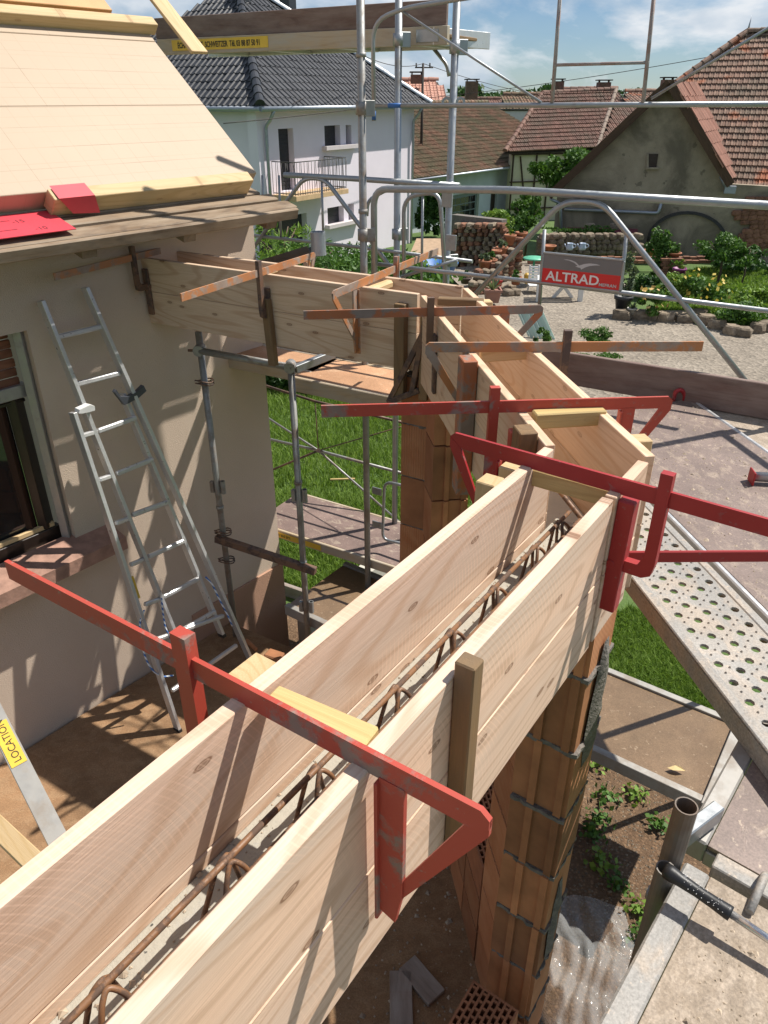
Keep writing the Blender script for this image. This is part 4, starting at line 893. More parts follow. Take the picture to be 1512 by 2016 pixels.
# lower deck behind the pillar with its braces
zl = -3.25
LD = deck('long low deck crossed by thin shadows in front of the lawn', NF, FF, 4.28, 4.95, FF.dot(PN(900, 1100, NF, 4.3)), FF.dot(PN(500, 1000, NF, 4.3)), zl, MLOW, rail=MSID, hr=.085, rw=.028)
s0_, s1_ = FF.dot(PN(520, 1050, NF, 4.28)), FF.dot(PN(632, 1080, NF, 4.28))
lb = box('label_strip', frame(on(NF, 4.278, FF, (s0_ + s1_) / 2, zl - .045), FF), (abs(s0_ - s1_), .003, .05), MYEL, LD, bev=0)
text('lettering', 'SCHWEITZER  Tél. 03 88 87 50 91', txtM(on(NF, 4.2755, FF, s0_ + .02, zl - .058), -FF, V((0, 0, 1))), .036, MBLK, lb, sx=.6)
BR = root('brace_rail', 'rusty star of crossing braces in front of the lawn', 'brace', G(627, 960, 5.0), 'scaffold guard rails')
for nm, px, r_, m_ in (('rail', [(455, 738), (620, 790), (860, 848)], .012, MRST), ('rail', [(480, 853), (627, 887), (830, 942)], .013, MGAD), ('brace', [(520, 818), (627, 887), (800, 1040)], .010, MGAD), ('brace', [(500, 940), (627, 887)], .010, MRST), ('brace', [(627, 887), (790, 840)], .005, MRST), ('upright', [(620, 790), (627, 887)], .005, MRST)):
    gtube(BR, nm, px, r_, 5.0, mat=m_)
tube('hub', [G(627, 887, 4.97), G(627, 887, 5.03)], .022, MRST, BR, n=8)
GT = root('gate_loop', 'small tube gate clamped beside the shaded brick pillar', 'guard rail', G(780, 1060, 4.45), 'scaffold guard rails')
gtube(GT, 'loop', [(850, 968), (757, 948), (753, 1062), (850, 1082)], .012, 4.45, fil=.07)
for v in (967, 1033): box('hinge_plate', frame(G(742, v, 4.43), FF), (.085, .012, .06), MGAL, GT)
# ------------------------------------------------------------------ short decks and the prop frame under the far beam
sa_ = FF.dot(PZ(568, 742, ZD - .11)); sb_ = FF.dot(PZ(830, 800, ZD - .11))
deck('short pale deck under the knotty beam beside the rusty jaw', NF, FF, 3.76, 4.26, sa_, sb_, ZD - .11, MORW, rail=MSID, hr=.10)
sc_ = FF.dot(PZ(648, 715, ZD - .11)); sd_ = FF.dot(on(NF, 3.7, FF, 0, 0)) + FF.dot(PZ(420, 680, ZD))
dk = deck('short orange deck between the house wall and the prop frame', NF, FF, 3.90, 4.26, sc_, FF.dot(PZ(400, 676, ZD - .1)), ZD - .11, MORW, rail=MSID, hr=.09)
lb = box('label_strip', frame(on(NF, 4.08, FF, sc_ - .003, ZD - .155), NF), (.30, .003, .05), MYEL, dk, bev=0)
text('lettering', 'ÉCHAFAUDAGE SCHWEITZER', txtM(on(NF, 3.935, FF, sc_ - .006, ZD - .167), NF, V((0, 0, 1))), .036, MBLK, lb, sx=.6) 
deck('outer deck of the scaffold run behind the knotty beam, level with the short decks', NF, FF, 4.28, 4.94, FF.dot(V((.42, 5.2, 0))), FF.dot(V((-2.6, 6.3, 0))), ZD - .11, MDEC, rail=MSID, hr=.09)
PR = root('prop_frame', 'tall scaffold tube frame standing on the terrace under the knotty beam', 'scaffold frame', V((-.9, 4.65, ZF)))
p1, p2 = V((-1.205, 4.76, 0)), V((-.59, 4.535, 0)); fp = (p2 - p1).normalized()
for p, zt3, jn, rings in ((p1, -1.32, (-2.62,), (-1.66, -2.83, -3.08)), (p2, -1.47, (-2.3, -2.95), ())):
    tube('standard', [V((p.x, p.y, ZF + .01)), V((p.x, p.y, zt3))], .0225, MGAD, PR, n=14)
    for z in jn: tube('joint_collar', [V((p.x, p.y, z - .012)), V((p.x, p.y, z + .012))], .028, MGAD, PR)
    for z in rings:
        for off in (-.016, .016):
            ring = [V((p.x, p.y, z + off * .6)) + V((.062 * math.cos(g), .034 * math.sin(g), .008 * math.sin(2 * g))) for g in [2 * math.pi * k / 12 for k in range(13)]]
            tube('wedge_ring', ring, .005, MRST, PR, n=6)
    for z in ((-2.4, -3.35) if jn and len(jn) > 1 else (-2.45,)): pipe_open('stub_socket', V((p.x + .042, p.y - .01, z - .05)), V((p.x + .042, p.y - .01, z + .05)), .018, .014, MGAD, PR, n=10); box('socket_weld', frame(V((p.x - .035, p.y, z)), fp), (.03, .03, .09), MGAD, PR)
tube('ledger', [V((p1.x, p1.y - .045, -1.43)) - fp * .02, V((p2.x, p2.y - .045, -1.47)) + fp * .02], .0235, MGAD, PR, n=14)
for p, z in ((p1, -1.43), (p2, -1.47)): tube('coupler', [V((p.x, p.y - .07, z)), V((p.x, p.y + .02, z))], .036, MGAD, PR, n=10); tube('coupler_bolt', [V((p.x - .075, p.y - .03, z - .005)), V((p.x + .03, p.y - .03, z - .005))], .009, MRST, PR, n=6)
beam('channel', V((p1.x, p1.y - .03, -2.88)) - fp * .06, V((p2.x, p2.y - .03, -2.99)) + fp * .1, .05, .055, MRST, PR)
a = V((p2.x + .03, p2.y - .02, -1.49)); beam('stub_tube', a, a + NF * .26 + FF * -.12 + V((0, 0, .05)), .04, .05, MGAL, PR)
# zinc gutter end with outlet
gt = root('gutter_piece', 'dark zinc gutter end with round outlet pipe beyond the formwork', 'gutter', G(600, 520, 4.1))
pipe_open('outlet', PN(628, 502, NF, 4.1), PN(625, 456, NF, 4.1), .048, .044, MZNC, gt)
a, b_ = PN(505, 516, NF, 4.3), PN(618, 482, NF, 4.1)
vs = []; fs = []; x_ = (b_ - a); up_ = V((0, 0, 1)); sd2 = x_.normalized().cross(up_)
for k in range(9):
    g = math.pi * k / 8; w_ = sd2 * (.055 * math.cos(g)) - up_ * (.055 * math.sin(g)); vs += [w_, x_ + w_]
for k in range(8): fs.append((2 * k, 2 * k + 1, 2 * k + 3, 2 * k + 2))
obj('trough', mesh('trough', vs, fs, True), M_plain('dark_zinc', (.06, .065, .07), .5, var=.3), Matrix.Translation(a), gt)
# ------------------------------------------------------------------ ladder on the house wall
TL, TR, FR = PN(78, 592, NW, OW + .06), PN(166, 566, NW, OW + .06), PZ(497, 1310, ZF)
ln = (TR - TL).cross(FR - TR).normalized()
if ln.y > 0: ln = -ln
lo = ln.dot(TR)
def LP(u, v, d=0): r_ = ray(u, v); return r_ * ((lo + d) / r_.dot(ln))
LA = root('ladder', 'aluminium extension ladder leaning on the beige house wall with a blue rope', 'ladder', PZ(425, 1372, ZF))
railA = [(LP(80, 592), LP(349, 1262)), (LP(167, 566), LP(497, 1308))]
railB = [(LP(143, 812, .06), PZ(350, 1436, ZF + .005))]
fr2 = LP(437, 1250, -.03)
for a, b_ in railA + railB + [(LP(240, 775, -.05), fr2)]:
    beam('rail', a, b_, .024, .062, MALU, LA, up=ln, bev=.002)
    box('rail_shoe', frame(b_, b_ - a, ln), (.03, .03, .068), MRUB, LA)
rungs = [((112, 664), (200, 643)), ((152, 756), (236, 735)), ((193, 849), (268, 822)), ((229, 933), (301, 904)), ((260, 1014), (331, 988)), ((292, 1096), (361, 1065)), ((322, 1175), (391, 1139)), ((348, 1247), (424, 1203))]
for (a, b_) in rungs:
    p, q_ = LP(*a), LP(*b_); beam('rung', p, q_, .030, .030, MALU, LA, up=ln, bev=.006)
def B(t): a, b_ = railB[0]; return a + (b_ - a) * t
for (a, b_) in (((338, 1360), (466, 1270)), ((300, 1262), (440, 1212)) , ): 
    beam('rung', LP(*a, .03), LP(*b_), .030, .030, MALU, LA, up=ln, bev=.006)
for a, b_ in (((162, 858), (190, 850)), ((195, 945), (222, 936)), ((228, 1030), (256, 1020)), ((257, 1112), (285, 1100)), ((285, 1190), (318, 1178))):
    beam('rung', LP(*a, .06), LP(*b_, .0), .028, .028, MALU, LA, up=ln, bev=.006)
MHK = M_plain('dark_cast_hook', (.06, .065, .08), .4, var=.3)
h0 = LP(255, 775, .02); prism('hook', [(-.10, .05), (-.085, .06), (-.07, .01), (-.02, -.01), (.05, 0), (.10, .02), (.11, -.02), (.04, -.045), (-.06, -.05)], frame(h0, TR - TL), .03, MHK, LA)
h1 = LP(166, 806, .05); prism('guide_bracket', [(-.05, .0), (-.04, .02), (.03, .022), (.055, .006), (.05, -.02), (.01, -.016), (-.03, -.008)], frame(h1, TR - TL), .05, M_plain('white_bracket', (.66, .66, .64), .5), LA)
s_ = LP(266, 1157, .095); box('maker_label', frame(s_, B(1) - B(0), ln), (.16, .026, .002), MYEL, LA, bev=0)
text('maker_lettering', 'centaure', txtM(LP(255, 1132, .0985) - (TR - TL).normalized() * .008, B(1) - B(0), (TR - TL)), .03, MBLK, LA)
def M_rope():
    m, nt, b = new_mat('blue_white_rope'); wv = node(nt, 'ShaderNodeTexWave', wave_type='BANDS', bands_direction='DIAGONAL', Scale=14.0); nt.links.new(coords(nt, rnd=False), wv.inputs['Vector'])
    nt.links.new(ramp(nt, wv.outputs['Fac'], [(.42, (.06, .16, .42)), (.55, (.68, .72, .75))]).outputs[0], b.inputs['Base Color']); b.inputs['Roughness'].default_value = .8; return m
MROP = M_rope()
tube('rope', [LP(*p, .11) for p in ((284, 1201), (276, 1220), (275, 1240), (283, 1285), (292, 1308), (305, 1325), (322, 1333), (341, 1330))], .006, MROP, LA, fil=.03, n=8)
tube('rope', [LP(*p, .09) for p in ((318, 1178), (320, 1200), (325, 1235), (338, 1262))], .006, MROP, LA, fil=.03, n=8)
tube('rope', [LP(*p, .04) for p in ((405, 1136), (418, 1150), (432, 1180), (450, 1215), (457, 1232))], .006, MROP, LA, fil=.03, n=8)
# aluminium plank leaning on the inside of the formwork
AP = root('aluminium_beam', 'aluminium scaffold beam with yellow rental sticker leaning inside the formwork', 'scaffold beam', V((-1.1, 1.5, ZF)))
t_ = 2.35; a, b_ = ray(-70, 1290) * (t_ * 1.12), ray(118, 1662) * t_; ax = (b_ - a).normalized()
upv = (-ray(40, 1520)).normalized(); upv = (upv - ax * upv.dot(ax)).normalized(); sdv = upv.cross(ax).normalized()
beam('profile', a, b_ + ax * 1.2, .062, .03, MALD, AP, up=upv, bev=.002); beam('web', a - upv * .05, b_ - upv * .05 + ax * 1.2, .008, .10, MWT, AP, up=upv); beam('profile', a - upv * .105, b_ - upv * .105 + ax * 1.2, .062, .02, MALU, AP, up=upv)
tc_ = ray(14, 1458) * (t_ * 1.045) + upv * .017
mid = a + ax * ((tc_ - a).dot(ax)) + upv * .0165
box('sticker', frame(mid, ax, upv), (.17, .05, .0015), MYEL, AP, bev=0)
text('sticker_lettering', 'LOCATION', txtM(mid + upv * .001 + ax * .075 + sdv * .013, -ax, -sdv), .034, MBLK, AP, sx=.95)
tm = root('timber_prop', 'short pale timber beside the leaning aluminium beam', 'timber', ray(30, 1660) * 2.3); beam('timber', ray(-30, 1605) * 2.45, ray(95, 1725) * 2.2, .06, .05, MWB, tm, up=upv)
# broken brick and mortar pieces on the terrace
for i, (u, v, w_, l_, lab) in enumerate(((495, 1270, .03, .16, 'thin brick splinter on the terrace by the ladder foot'), (540, 1290, .10, .14, 'broken brick piece on the terrace behind the boards'), (415, 1228, .05, .10, 'small orange brick chip between the ladder rails'))):
    box('brick_fragment', frame(PZ(u, v, ZF + .02), dr(130 + 25 * i)), (l_, w_, .035), MBRK, label=lab, cat='brick', bev=.01)
# ground clutter beside the pillar
def M_foil():
    m, nt, b = new_mat('plastic_foil'); b.inputs['Base Color'].default_value = (.72, .73, .72, 1); b.inputs['Roughness'].default_value = .12; b.inputs['Alpha'].default_value = .20; b.inputs['Specular IOR Level'].default_value = 1.0; b.inputs['IOR'].default_value = 1.35
    bump(nt, b, noise(nt, coords(nt), 22, 3, .5, 1.5), .25, .02); return m
r2 = random.Random(3); n_ = 40; c_ = PZ(1155, 1945, ZG + .06); vs = []; fs = []
for i in range(n_):
    for j in range(n_):
        x, y = (i / (n_ - 1) - .5), (j / (n_ - 1) - .5); e = max(0, 1 - 3.6 * (x * x + y * y))
        vs.append((x * .8 + .04 * math.sin(11 * y), y * 1.1 + .04 * math.sin(9 * x), e ** .5 * (.03 + .09 * abs(math.sin(7 * x + 4 * y + 1.5 * math.sin(6 * y))) + .05 * abs(math.sin(17 * x - 9 * y + 2 * math.sin(5 * x))) + .012 * math.sin(40 * y + 13 * x)) + r2.uniform(0, .006) * e))
for i in range(n_ - 1):
    for j in range(n_ - 1): fs.append((i * n_ + j, (i + 1) * n_ + j, (i + 1) * n_ + j + 1, i * n_ + j + 1))
obj('plastic_sheet', mesh('plastic_sheet', vs, fs, True), M_foil(), Matrix.Translation(c_ - V((0, 0, .045))), label='crumpled clear plastic sheet on the earth below the pillar', cat='plastic sheet')
# ------------------------------------------------------------------ village behind the garden
def zg(y): return ZG - max(0, min(y, 70) - 19) * .045
def tile_mesh(name, w, l, th, prof, mat):
    n = len(prof); vs = []; fs = []
    for (x, h) in prof: vs.append((x * w, 0, h * w + th * 1.25))
    for (x, h) in prof: vs.append((x * w, l, h * w + th * .25))
    for (x, h) in prof: vs.append((x * w, 0, h * w - th * .1))
    for i in range(n - 1): fs.append((i, i + 1, n + i + 1, n + i)); fs.append((2 * n + i, 2 * n + i + 1, i + 1, i))
    fs.append((0, n, 2 * n)); fs.append((n - 1, 3 * n - 1, 2 * n - 1))
    me = mesh(name, vs, fs); me.materials.append(mat); return me
PR_S = [(0, .02), (.12, .16), (.26, .17), (.38, .03), (.62, .0), (.86, .02), (1.0, .05)]
PR_P = [(0, .17), (.12, .03), (.42, .0), (.5, .09), (.58, .0), (.86, .03), (1.0, .17)]
def inpoly(x, y, P):
    r = False
    for i in range(len(P)):
        x0, y0 = P[i]; x1, y1 = P[i - 1]
        if (y0 > y) != (y1 > y) and x < (x1 - x0) * (y - y0) / (y1 - y0) + x0: r = not r
    return r
def tiled_roof(parent, pts, xdir, tw, gauge, prof, mat, base_mat, nmax=300, th=.022, skew=0):
    """pts: 3-D polygon, first point on the eave; xdir along the eave"""
    pts = [V(p) for p in pts]; O = pts[0]; x = V(xdir).normalized()
    nn = V((0, 0, 0))
    for i in range(1, len(pts) - 1): nn += (pts[i] - O).cross(pts[i + 1] - O)
    nn.normalize(); nn = nn if nn.z > 0 else -nn
    y = nn.cross(x).normalized(); x = y.cross(nn)
    P2 = [((p - O).dot(x), (p - O).dot(y)) for p in pts]
    solid_face('roof_deck', [p - nn * .05 for p in pts], -.06 if (pts[1] - pts[0]).cross(pts[2] - pts[0]).dot(nn) > 0 else .06, base_mat, parent)
    tl = gauge * 1.18; me = tile_mesh('roof_tile', tw, tl, th, prof, mat)
    x0, x1 = min(p[0] for p in P2), max(p[0] for p in P2); y0, y1 = min(p[1] for p in P2), max(p[1] for p in P2)
    B = Matrix((x, y, nn)).transposed().to_4x4(); L = []; rr = random.Random(len(pts) + int(tw * 1000)); j = 0
    yy = 0.0 if y0 > -.01 else y0
    while yy < y1:
        xx = x0 + (j % 2) * 0 + ((yy - y0) * skew) % tw - tw
        while xx < x1:
            if inpoly(xx + tw / 2, yy + gauge / 2, P2):
                M = B.copy(); M.translation = O + x * xx + y * yy + nn * rr.uniform(-.006, .006); L.append(M)
            xx += tw
        yy += gauge; j += 1
    L.sort(key=lambda M: M.translation.length); vis = []
    for M in L:
        p = M.translation; zc_ = p.dot(FW)
        if zc_ > 0 and abs(p.x / zc_) < .53 and p.dot(UP) / zc_ < .70: vis.append(M)
    rest_ = L
    if nmax:
        for M in vis[:nmax]: obj('roof_tile', me, None, M, parent)
        ids = set(id(M) for M in vis[:nmax]); rest_ = [M for M in L if id(M) not in ids]
    if rest_:
        V0 = np.array([tuple(v.co) for v in me.vertices]); 
        Fq = [tuple(p.vertices) for p in me.polygons]; vs = []; fs = []
        for k, M in enumerate(rest_):
            A = np.array(M.to_3x3()); vs.append(V0 @ A.T + np.array(M.translation - O)); b0 = k * len(V0); fs += [tuple(i + b0 for i in f) for f in Fq]
        me2 = bpy.data.meshes.new('tile_field'); me2.from_pydata(np.concatenate(vs).tolist(), [], fs); me2.update()
        obj('tile_field', me2, mat, Matrix.Translation(O), parent, kind='stuff')
    return nn
def caps(parent, a, b_, r, mat, step=.38, name='ridge_tile'):
    a = V(a); b_ = V(b_); L = (b_ - a).length; n = max(1, int(L / step)); d = (b_ - a) / n
    k = ('cap', round(step, 2), r, mat.name, round(d.length, 3))
    if k not in _bc:
        vs = []; fs = []; N = 8; l = d.length * 1.08
        for (x, rr) in ((0, r * 1.1), (l, r * .92)):
            for i in range(N + 1): g = math.pi * (i / N) * 1.1 - .05 * math.pi; vs.append((x, rr * math.cos(g), rr * math.sin(g)))
        for i in range(N): fs.append((i, i + 1, N + 2 + i, N + 1 + i))
        fs.append(tuple(range(N + 1))); me = mesh('ridge_tile', vs, fs); me.materials.append(mat); _bc[k] = me
    for i in range(n): obj(name, _bc[k], None, frame(a + d * i, d), parent)
def M_tile(name, c1, c2, moss=None, amt=.55, rough=.75, isl=.3, hot=None):
    m, nt, b = new_mat(name); vec = coords(nt, rnd=False, kind='Object'); geo = nt.nodes.new('ShaderNodeNewGeometry')
    r = rnd_island(nt); c = mixc(nt, r, c1, c2)
    w = ramp(nt, noise(nt, geo.outputs['Position'], 1.1, 6, .6), [(amt - .12, 0.0), (amt + .12, 1.0)]).outputs[0]
    if moss: c = mixc(nt, w, c, moss)
    if hot:
        h = ramp(nt, noise(nt, geo.outputs['Position'], .9, 3, .5), [(.58, 0.0), (.66, .8)]).outputs[0]; c = mixc(nt, h, c, hot)
    g = ramp(nt, noise(nt, geo.outputs['Position'], 9, 4, .6), [(.3, 1 - isl), (.7, 1 + isl)]).outputs[0]; c = mixc(nt, 1.0, c, g, 'MULTIPLY')
    nt.links.new(c, b.inputs['Base Color']); b.inputs['Roughness'].default_value = rough; b.inputs['Specular IOR Level'].default_value = .35; return m
MTD = M_tile('anthracite_tile', (.022, .024, .029), (.04, .042, .048), rough=.42, isl=.2)
MTB = M_tile('mossy_brown_tile', (.17, .09, .055), (.25, .14, .09), (.12, .10, .055), .48)
MTR = M_tile('brown_red_tile', (.15, .075, .055), (.21, .11, .08), (.12, .085, .06), .56)
MTO = M_tile('weathered_clay_tile', (.21, .115, .08), (.32, .195, .14), (.165, .12, .085), .52, hot=(.38, .12, .05))
MTN = M_tile('new_pink_tile', (.43, .23, .17), (.50, .27, .20), isl=.1)
MDK = M_plain('roof_underside', (.05, .035, .028), .9, var=.2, bmp=0)
MPHW = M_plain('lilac_render', (.74, .68, .745), .9, var=.04, scale=.8, bmp=.3, bscale=40, rnd=False)
MPSH = M_plain('stone_trim', (.55, .50, .50), .8, var=.05)
MDGL = M_plain('dark_shutter', (.03, .032, .036), .35, var=.2)
# --- lilac house
NP, FP = nrm(57), dr(57); cL = V((-3.56, 24.0, 0)); OP = NP.dot(cL); sP = FP.dot(cL); zE = -.20
PH = root('house', 'lilac rendered house with dark tiled hip roof and small iron balcony', 'house', V((cL.x, cL.y, zg(24))))
def fp(u, v): p = PN(u, v, NP, OP); return FP.dot(p) - sP, p.z
sW = FP.dot(PN(815, 230, NP, OP)) - sP
wins = {'balcony_door': (551, 580, 253, 376), 'window': (639, 670, 247, 288), 'window.b': (681, 692, 246, 286), 'window.c': (645, 677, 407, 441), 'window.d': (686, 697, 401, 437), 'patio_door': (522, 606, 426, 520)}
holes = []
for k, (u0, u1, v0, v1) in wins.items():
    s0_, z0_ = fp((u0 + u1) / 2, v1); _, z1_ = fp((u0 + u1) / 2, v0); a0, _ = fp(u0, (v0 + v1) / 2); a1, _ = fp(u1, (v0 + v1) / 2); holes.append((a0, a1, z0_, z1_))
Pb = on(NP, OP, FP, sP, 0)
wall_holes('wall', Pb, FP, .35, 0, sW, -5.6, zE, holes, MPHW, PH)
beam('side_wall', Pb + V((0, 0, -2.9)) - NP * .37 + FP * .17, Pb - NP * 9.4 + FP * .17 + V((0, 0, -2.9)), .34, 5.4, MPHW, PH, bev=0)
for (k, h) in zip(wins, holes):
    nm = k.split('.')[0]; cx, cz = (h[0] + h[1]) / 2, (h[2] + h[3]) / 2
    w_ = beam(nm, Pb + FP * h[0] - NP * .24 + V((0, 0, cz)), Pb + FP * h[1] - NP * .24 + V((0, 0, cz)), .05, h[3] - h[2], MDGL, PH, bev=0)
    for k2 in range(int((h[3] - h[2]) / .12)): beam('slat', Pb + FP * (h[0] + .03) - NP * .213 + V((0, 0, h[2] + .06 + .12 * k2)), Pb + FP * (h[1] - .03) - NP * .213 + V((0, 0, h[2] + .06 + .12 * k2)), .012, .09, MDGL, w_, bev=.004)
for (u0, u1, v) in ((634, 698, 292), (640, 703, 447)):
    a0, z0_ = fp(u0, v); a1, _ = fp(u1, v - 5); beam('window_sill', Pb + FP * a0 + NP * .08 + V((0, 0, z0_)), Pb + FP * a1 + NP * .08 + V((0, 0, z0_)), .22, .12, MPSH, PH)
# balcony
a0, zB = fp(535, 384); a1, _ = fp(640, 372); bd = .95
BAL = beam('balcony_slab', Pb + FP * a0 + NP * (bd / 2) + V((0, 0, zB - .06)), Pb + FP * a1 + NP * (bd / 2) + V((0, 0, zB - .06)), bd, .14, M_plain('balcony_stone', (.52, .36, .2), .85, var=.15), PH)
MIRN = M_plain('iron_black', (.05, .048, .045), .5, var=.2, bmp=0)
c0, c1_ = Pb + FP * (a0 + .05) + NP * (bd - .06), Pb + FP * (a1 - .05) + NP * (bd - .06)
for P0_, P1_, n_ in ((c0, c1_, 22), (c1_, c1_ - NP * (bd - .1), 7), (c0, c0 - NP * (bd - .1), 7)):
    for k in range(n_ + 1): p = P0_ + (P1_ - P0_) * (k / n_); j = .03 * ((k % 3) - 1); tube('baluster', [p + V((0, 0, zB + .02)), p + (P1_ - P0_).normalized() * j + V((0, 0, zB + .9))], .009, MIRN, BAL, n=5)
    for z in (.06, .92): tube('hand_rail', [P0_ + V((0, 0, zB + z)), P1_ + V((0, 0, zB + z))], .016, MIRN, BAL, n=6)
# hip roof
ov = .45; E0 = Pb + NP * ov - FP * ov + V((0, 0, zE)); E1 = Pb + NP * ov + FP * (sW + ov) + V((0, 0, zE)); hw = (sW + 2 * ov) / 2; Rz = math.tan(math.radians(37)) * hw
R0 = E0 + FP * (hw - .1) - NP * hw + V((0, 0, Rz)); E3 = E0 - NP * 2 * hw
tiled_roof(PH, [E0, E1, R0 + FP * .2, R0], FP, .23, .34, PR_S, MTD, MDK)
tiled_roof(PH, [E3, E0, R0], NP, .23, .34, PR_S, MTD, MDK, nmax=120)
solid_face('roof_deck', [E1, E1 - NP * 2 * hw, R0 + FP * .2], .05, MDK, PH)
caps(PH, E0 + V((0, 0, .06)), R0 + V((0, 0, .06)), .13, MTD); caps(PH, E1 + V((0, 0, .06)), R0 + FP * .2 + V((0, 0, .06)), .10, M_galv('hip_flashing', (.5, .52, .55), .4, .5), .9, 'hip_flashing')
tube('gutter', [E0 + V((0, 0, -.05)), E1 + V((0, 0, -.05))], .075, MZNC, PH, n=8); tube('gutter', [E0 + V((0, 0, -.05)), E3 + V((0, 0, -.05))], .075, MZNC, PH, n=8)
poly('soffit', [E0 + V((0, 0, -.03)), E1 + V((0, 0, -.03)), E1 - NP * ov + V((0, 0, -.03)), E0 - NP * ov + V((0, 0, -.03))], MPSH, PH)
def dp(s, top=-.28): tube('downpipe', [Pb + FP * s + NP * ov + V((0, 0, top)), Pb + FP * s + NP * .3 + V((0, 0, top - .25)), Pb + FP * s + NP * .10 + V((0, 0, top - .42)), Pb + FP * s + NP * .08 + V((0, 0, -5.5))], .05, MZNC, PH, fil=.1, n=8)
dp(.12); dp(sW - .2)
tube('vent_pipe', [PN(686, 166, NP, OP - 2.1), PN(684, 120, NP, OP - 2.1)], .05, MZNC, PH, n=8)
for u, v0, v1, o in ((474, 48, -30, -3.6), (565, 40, -30, -4.4)):
    p = PN(u, v1, NP, OP + o); q_ = PN(u, v0 + 20, NP, OP + o); beam('chimney', V((p.x, p.y, q_.z)), p, .42, .42, MDGL, PH, up=FP)
# --- long mossy barn with pale blue wall
NB, FB = nrm(53), dr(53); bL = PY(812, 351, 34.0); OB = NB.dot(bL); zBe = bL.z
BA = root('barn', 'long barn with mossy brown tiled roof over a pale blue wall', 'barn', V((bL.x, bL.y, zg(34))))
MBLU = M_plain('pale_blue_wall', (.50, .54, .58), .9, var=.12, scale=1.2, rnd=False)
bR = PN(1012, 325, NB, OB); LB = FB.dot(bR - bL) + 7.0
Bb = on(NB, OB, FB, FB.dot(bL), 0) - NB * .3
hb = []
for (u0, u1, v0, v1) in ((885, 944, 376, 452), (962, 980, 372, 452)):
    q0, q1 = PN(u0, v1, NB, OB - .3), PN(u1, v0, NB, OB - .3); hb.append((FB.dot(q0 - Bb), FB.dot(q1 - Bb), -6.0, q1.z))
wall_holes('wall', Bb, FB, .3, -1.0, LB, -6.2, zBe + .1, hb, MBLU, BA)
for h, m_ in zip(hb, (M_plain('greenish_door', (.16, .2, .2), .5), MDK)):
    dgr = beam('door', Bb + FP * 0 + FB * h[0] - NB * .15 + V((0, 0, (h[2] + h[3]) / 2)), Bb + FB * h[1] - NB * .15 + V((0, 0, (h[2] + h[3]) / 2)), .05, h[3] - h[2], m_, BA, bev=0)
h = hb[0]
for i in range(5):
    for j in range(3):
        cx = h[0] + .15 + (h[1] - h[0] - .3) * (i + .5) / 5; cz = h[3] - .15 - .32 * (j + .5); ww = (h[1] - h[0] - .3) / 5 - .05
        beam('pane', Bb + FB * (cx - ww / 2) - NB * .12 + V((0, 0, cz)), Bb + FB * (cx + ww / 2) - NB * .12 + V((0, 0, cz)), .01, .27, MGLS, BA, bev=0)
e0, e1 = bL - FB * 2.0 + NB * .35, bL + FB * LB + NB * .35; e0.z = e1.z = zBe; run = 6.2; up_ = -NB * run + V((0, 0, 0)); rz_ = PN(930, 203, NB, OB - run).z - zBe
tiled_roof(BA, [e0, e1, e1 - NB * run + V((0, 0, rz_)), e0 - NB * run + V((0, 0, rz_))], FB, .26, .36, PR_P, MTB, MDK, th=.05)
caps(BA, e0 - NB * run + V((0, 0, rz_ + .05)), e1 - NB * run + V((0, 0, rz_ + .05)), .12, MTB)
tube('gutter', [e0 + V((0, 0, -.04)), e1 + V((0, 0, -.04))], .06, MZNC, BA, n=8)
# --- half timbered house
HT = root('half_timbered_house', 'cream half timbered house with brown red tiled roof behind the ivy', 'house', PY(1050, 380, 40) * 1)
p1_, p2_, p3_, p4_ = PY(994, 300, 39.5), PY(1175, 294, 41.0), PY(1213, 178, 45.5), PY(1068, 186, 44.3)
tiled_roof(HT, [p1_, p2_, p3_, p4_], p2_ - p1_, .22, .31, PR_P, MTR, MDK, skew=.3, th=.05)
caps(HT, p1_ + V((0, 0, .05)), p4_ + V((0, 0, .05)), .12, MTR, .4, 'verge_tile'); caps(HT, p4_ + V((0, 0, .05)), p3_ + V((0, 0, .05)), .13, MTR); caps(HT, p2_ + V((0, 0, .08)), p3_ + V((0, 0, .08)), .10, M_plain('verge_mortar', (.26, .2, .16), .9), .5, 'verge_tile')
fh = (p2_ - p1_).normalized(); fh.z = 0; nh = V((fh.y, -fh.x, 0)); w0 = p1_ + fh * .5 - nh * .4; w0.z = 0
MCRM = M_plain('cream_infill', (.55, .50, .36), .9, var=.06, rnd=False); MTIM = M_plain('dark_timber', (.055, .028, .018), .8, var=.3)
zt5 = p1_.z; beam('wall', w0 + V((0, 0, (zt5 - 6.2) / 2)), w0 + fh * 6.0 + V((0, 0, (zt5 - 6.2) / 2)), .3, zt5 + 6.2, MCRM, HT, bev=0)
def tbm(s0_, z0_, s1_, z1_, w_=.16): beam('timber', w0 + fh * s0_ + nh * .16 + V((0, 0, z0_)), w0 + fh * s1_ + nh * .16 + V((0, 0, z1_)), .05, w_, MTIM, HT, up=nh)
tbm(0, zt5 - .12, 6, zt5 - .12, .3); tbm(0, zt5 - 1.35, 6, zt5 - 1.35); tbm(.08, zt5, .08, -6); tbm(1.35, zt5, 1.3, -6); tbm(2.05, zt5, 2.05, -6); tbm(.45, zt5 - .2, .95, zt5 - 2.6, .13); tbm(0, zt5 - 2.6, 6, zt5 - 2.6)
hr2 = [p2_ + V((0, 0, .0)), p2_ + fh * 3.4 - V((0, 0, .2)), p3_ + fh * 2.2 - V((0, 0, .7)), p3_ - V((0, 0, .6))]
tiled_roof(HT, hr2, fh, .27, .40, PR_P, MTR, MDK, nmax=60)
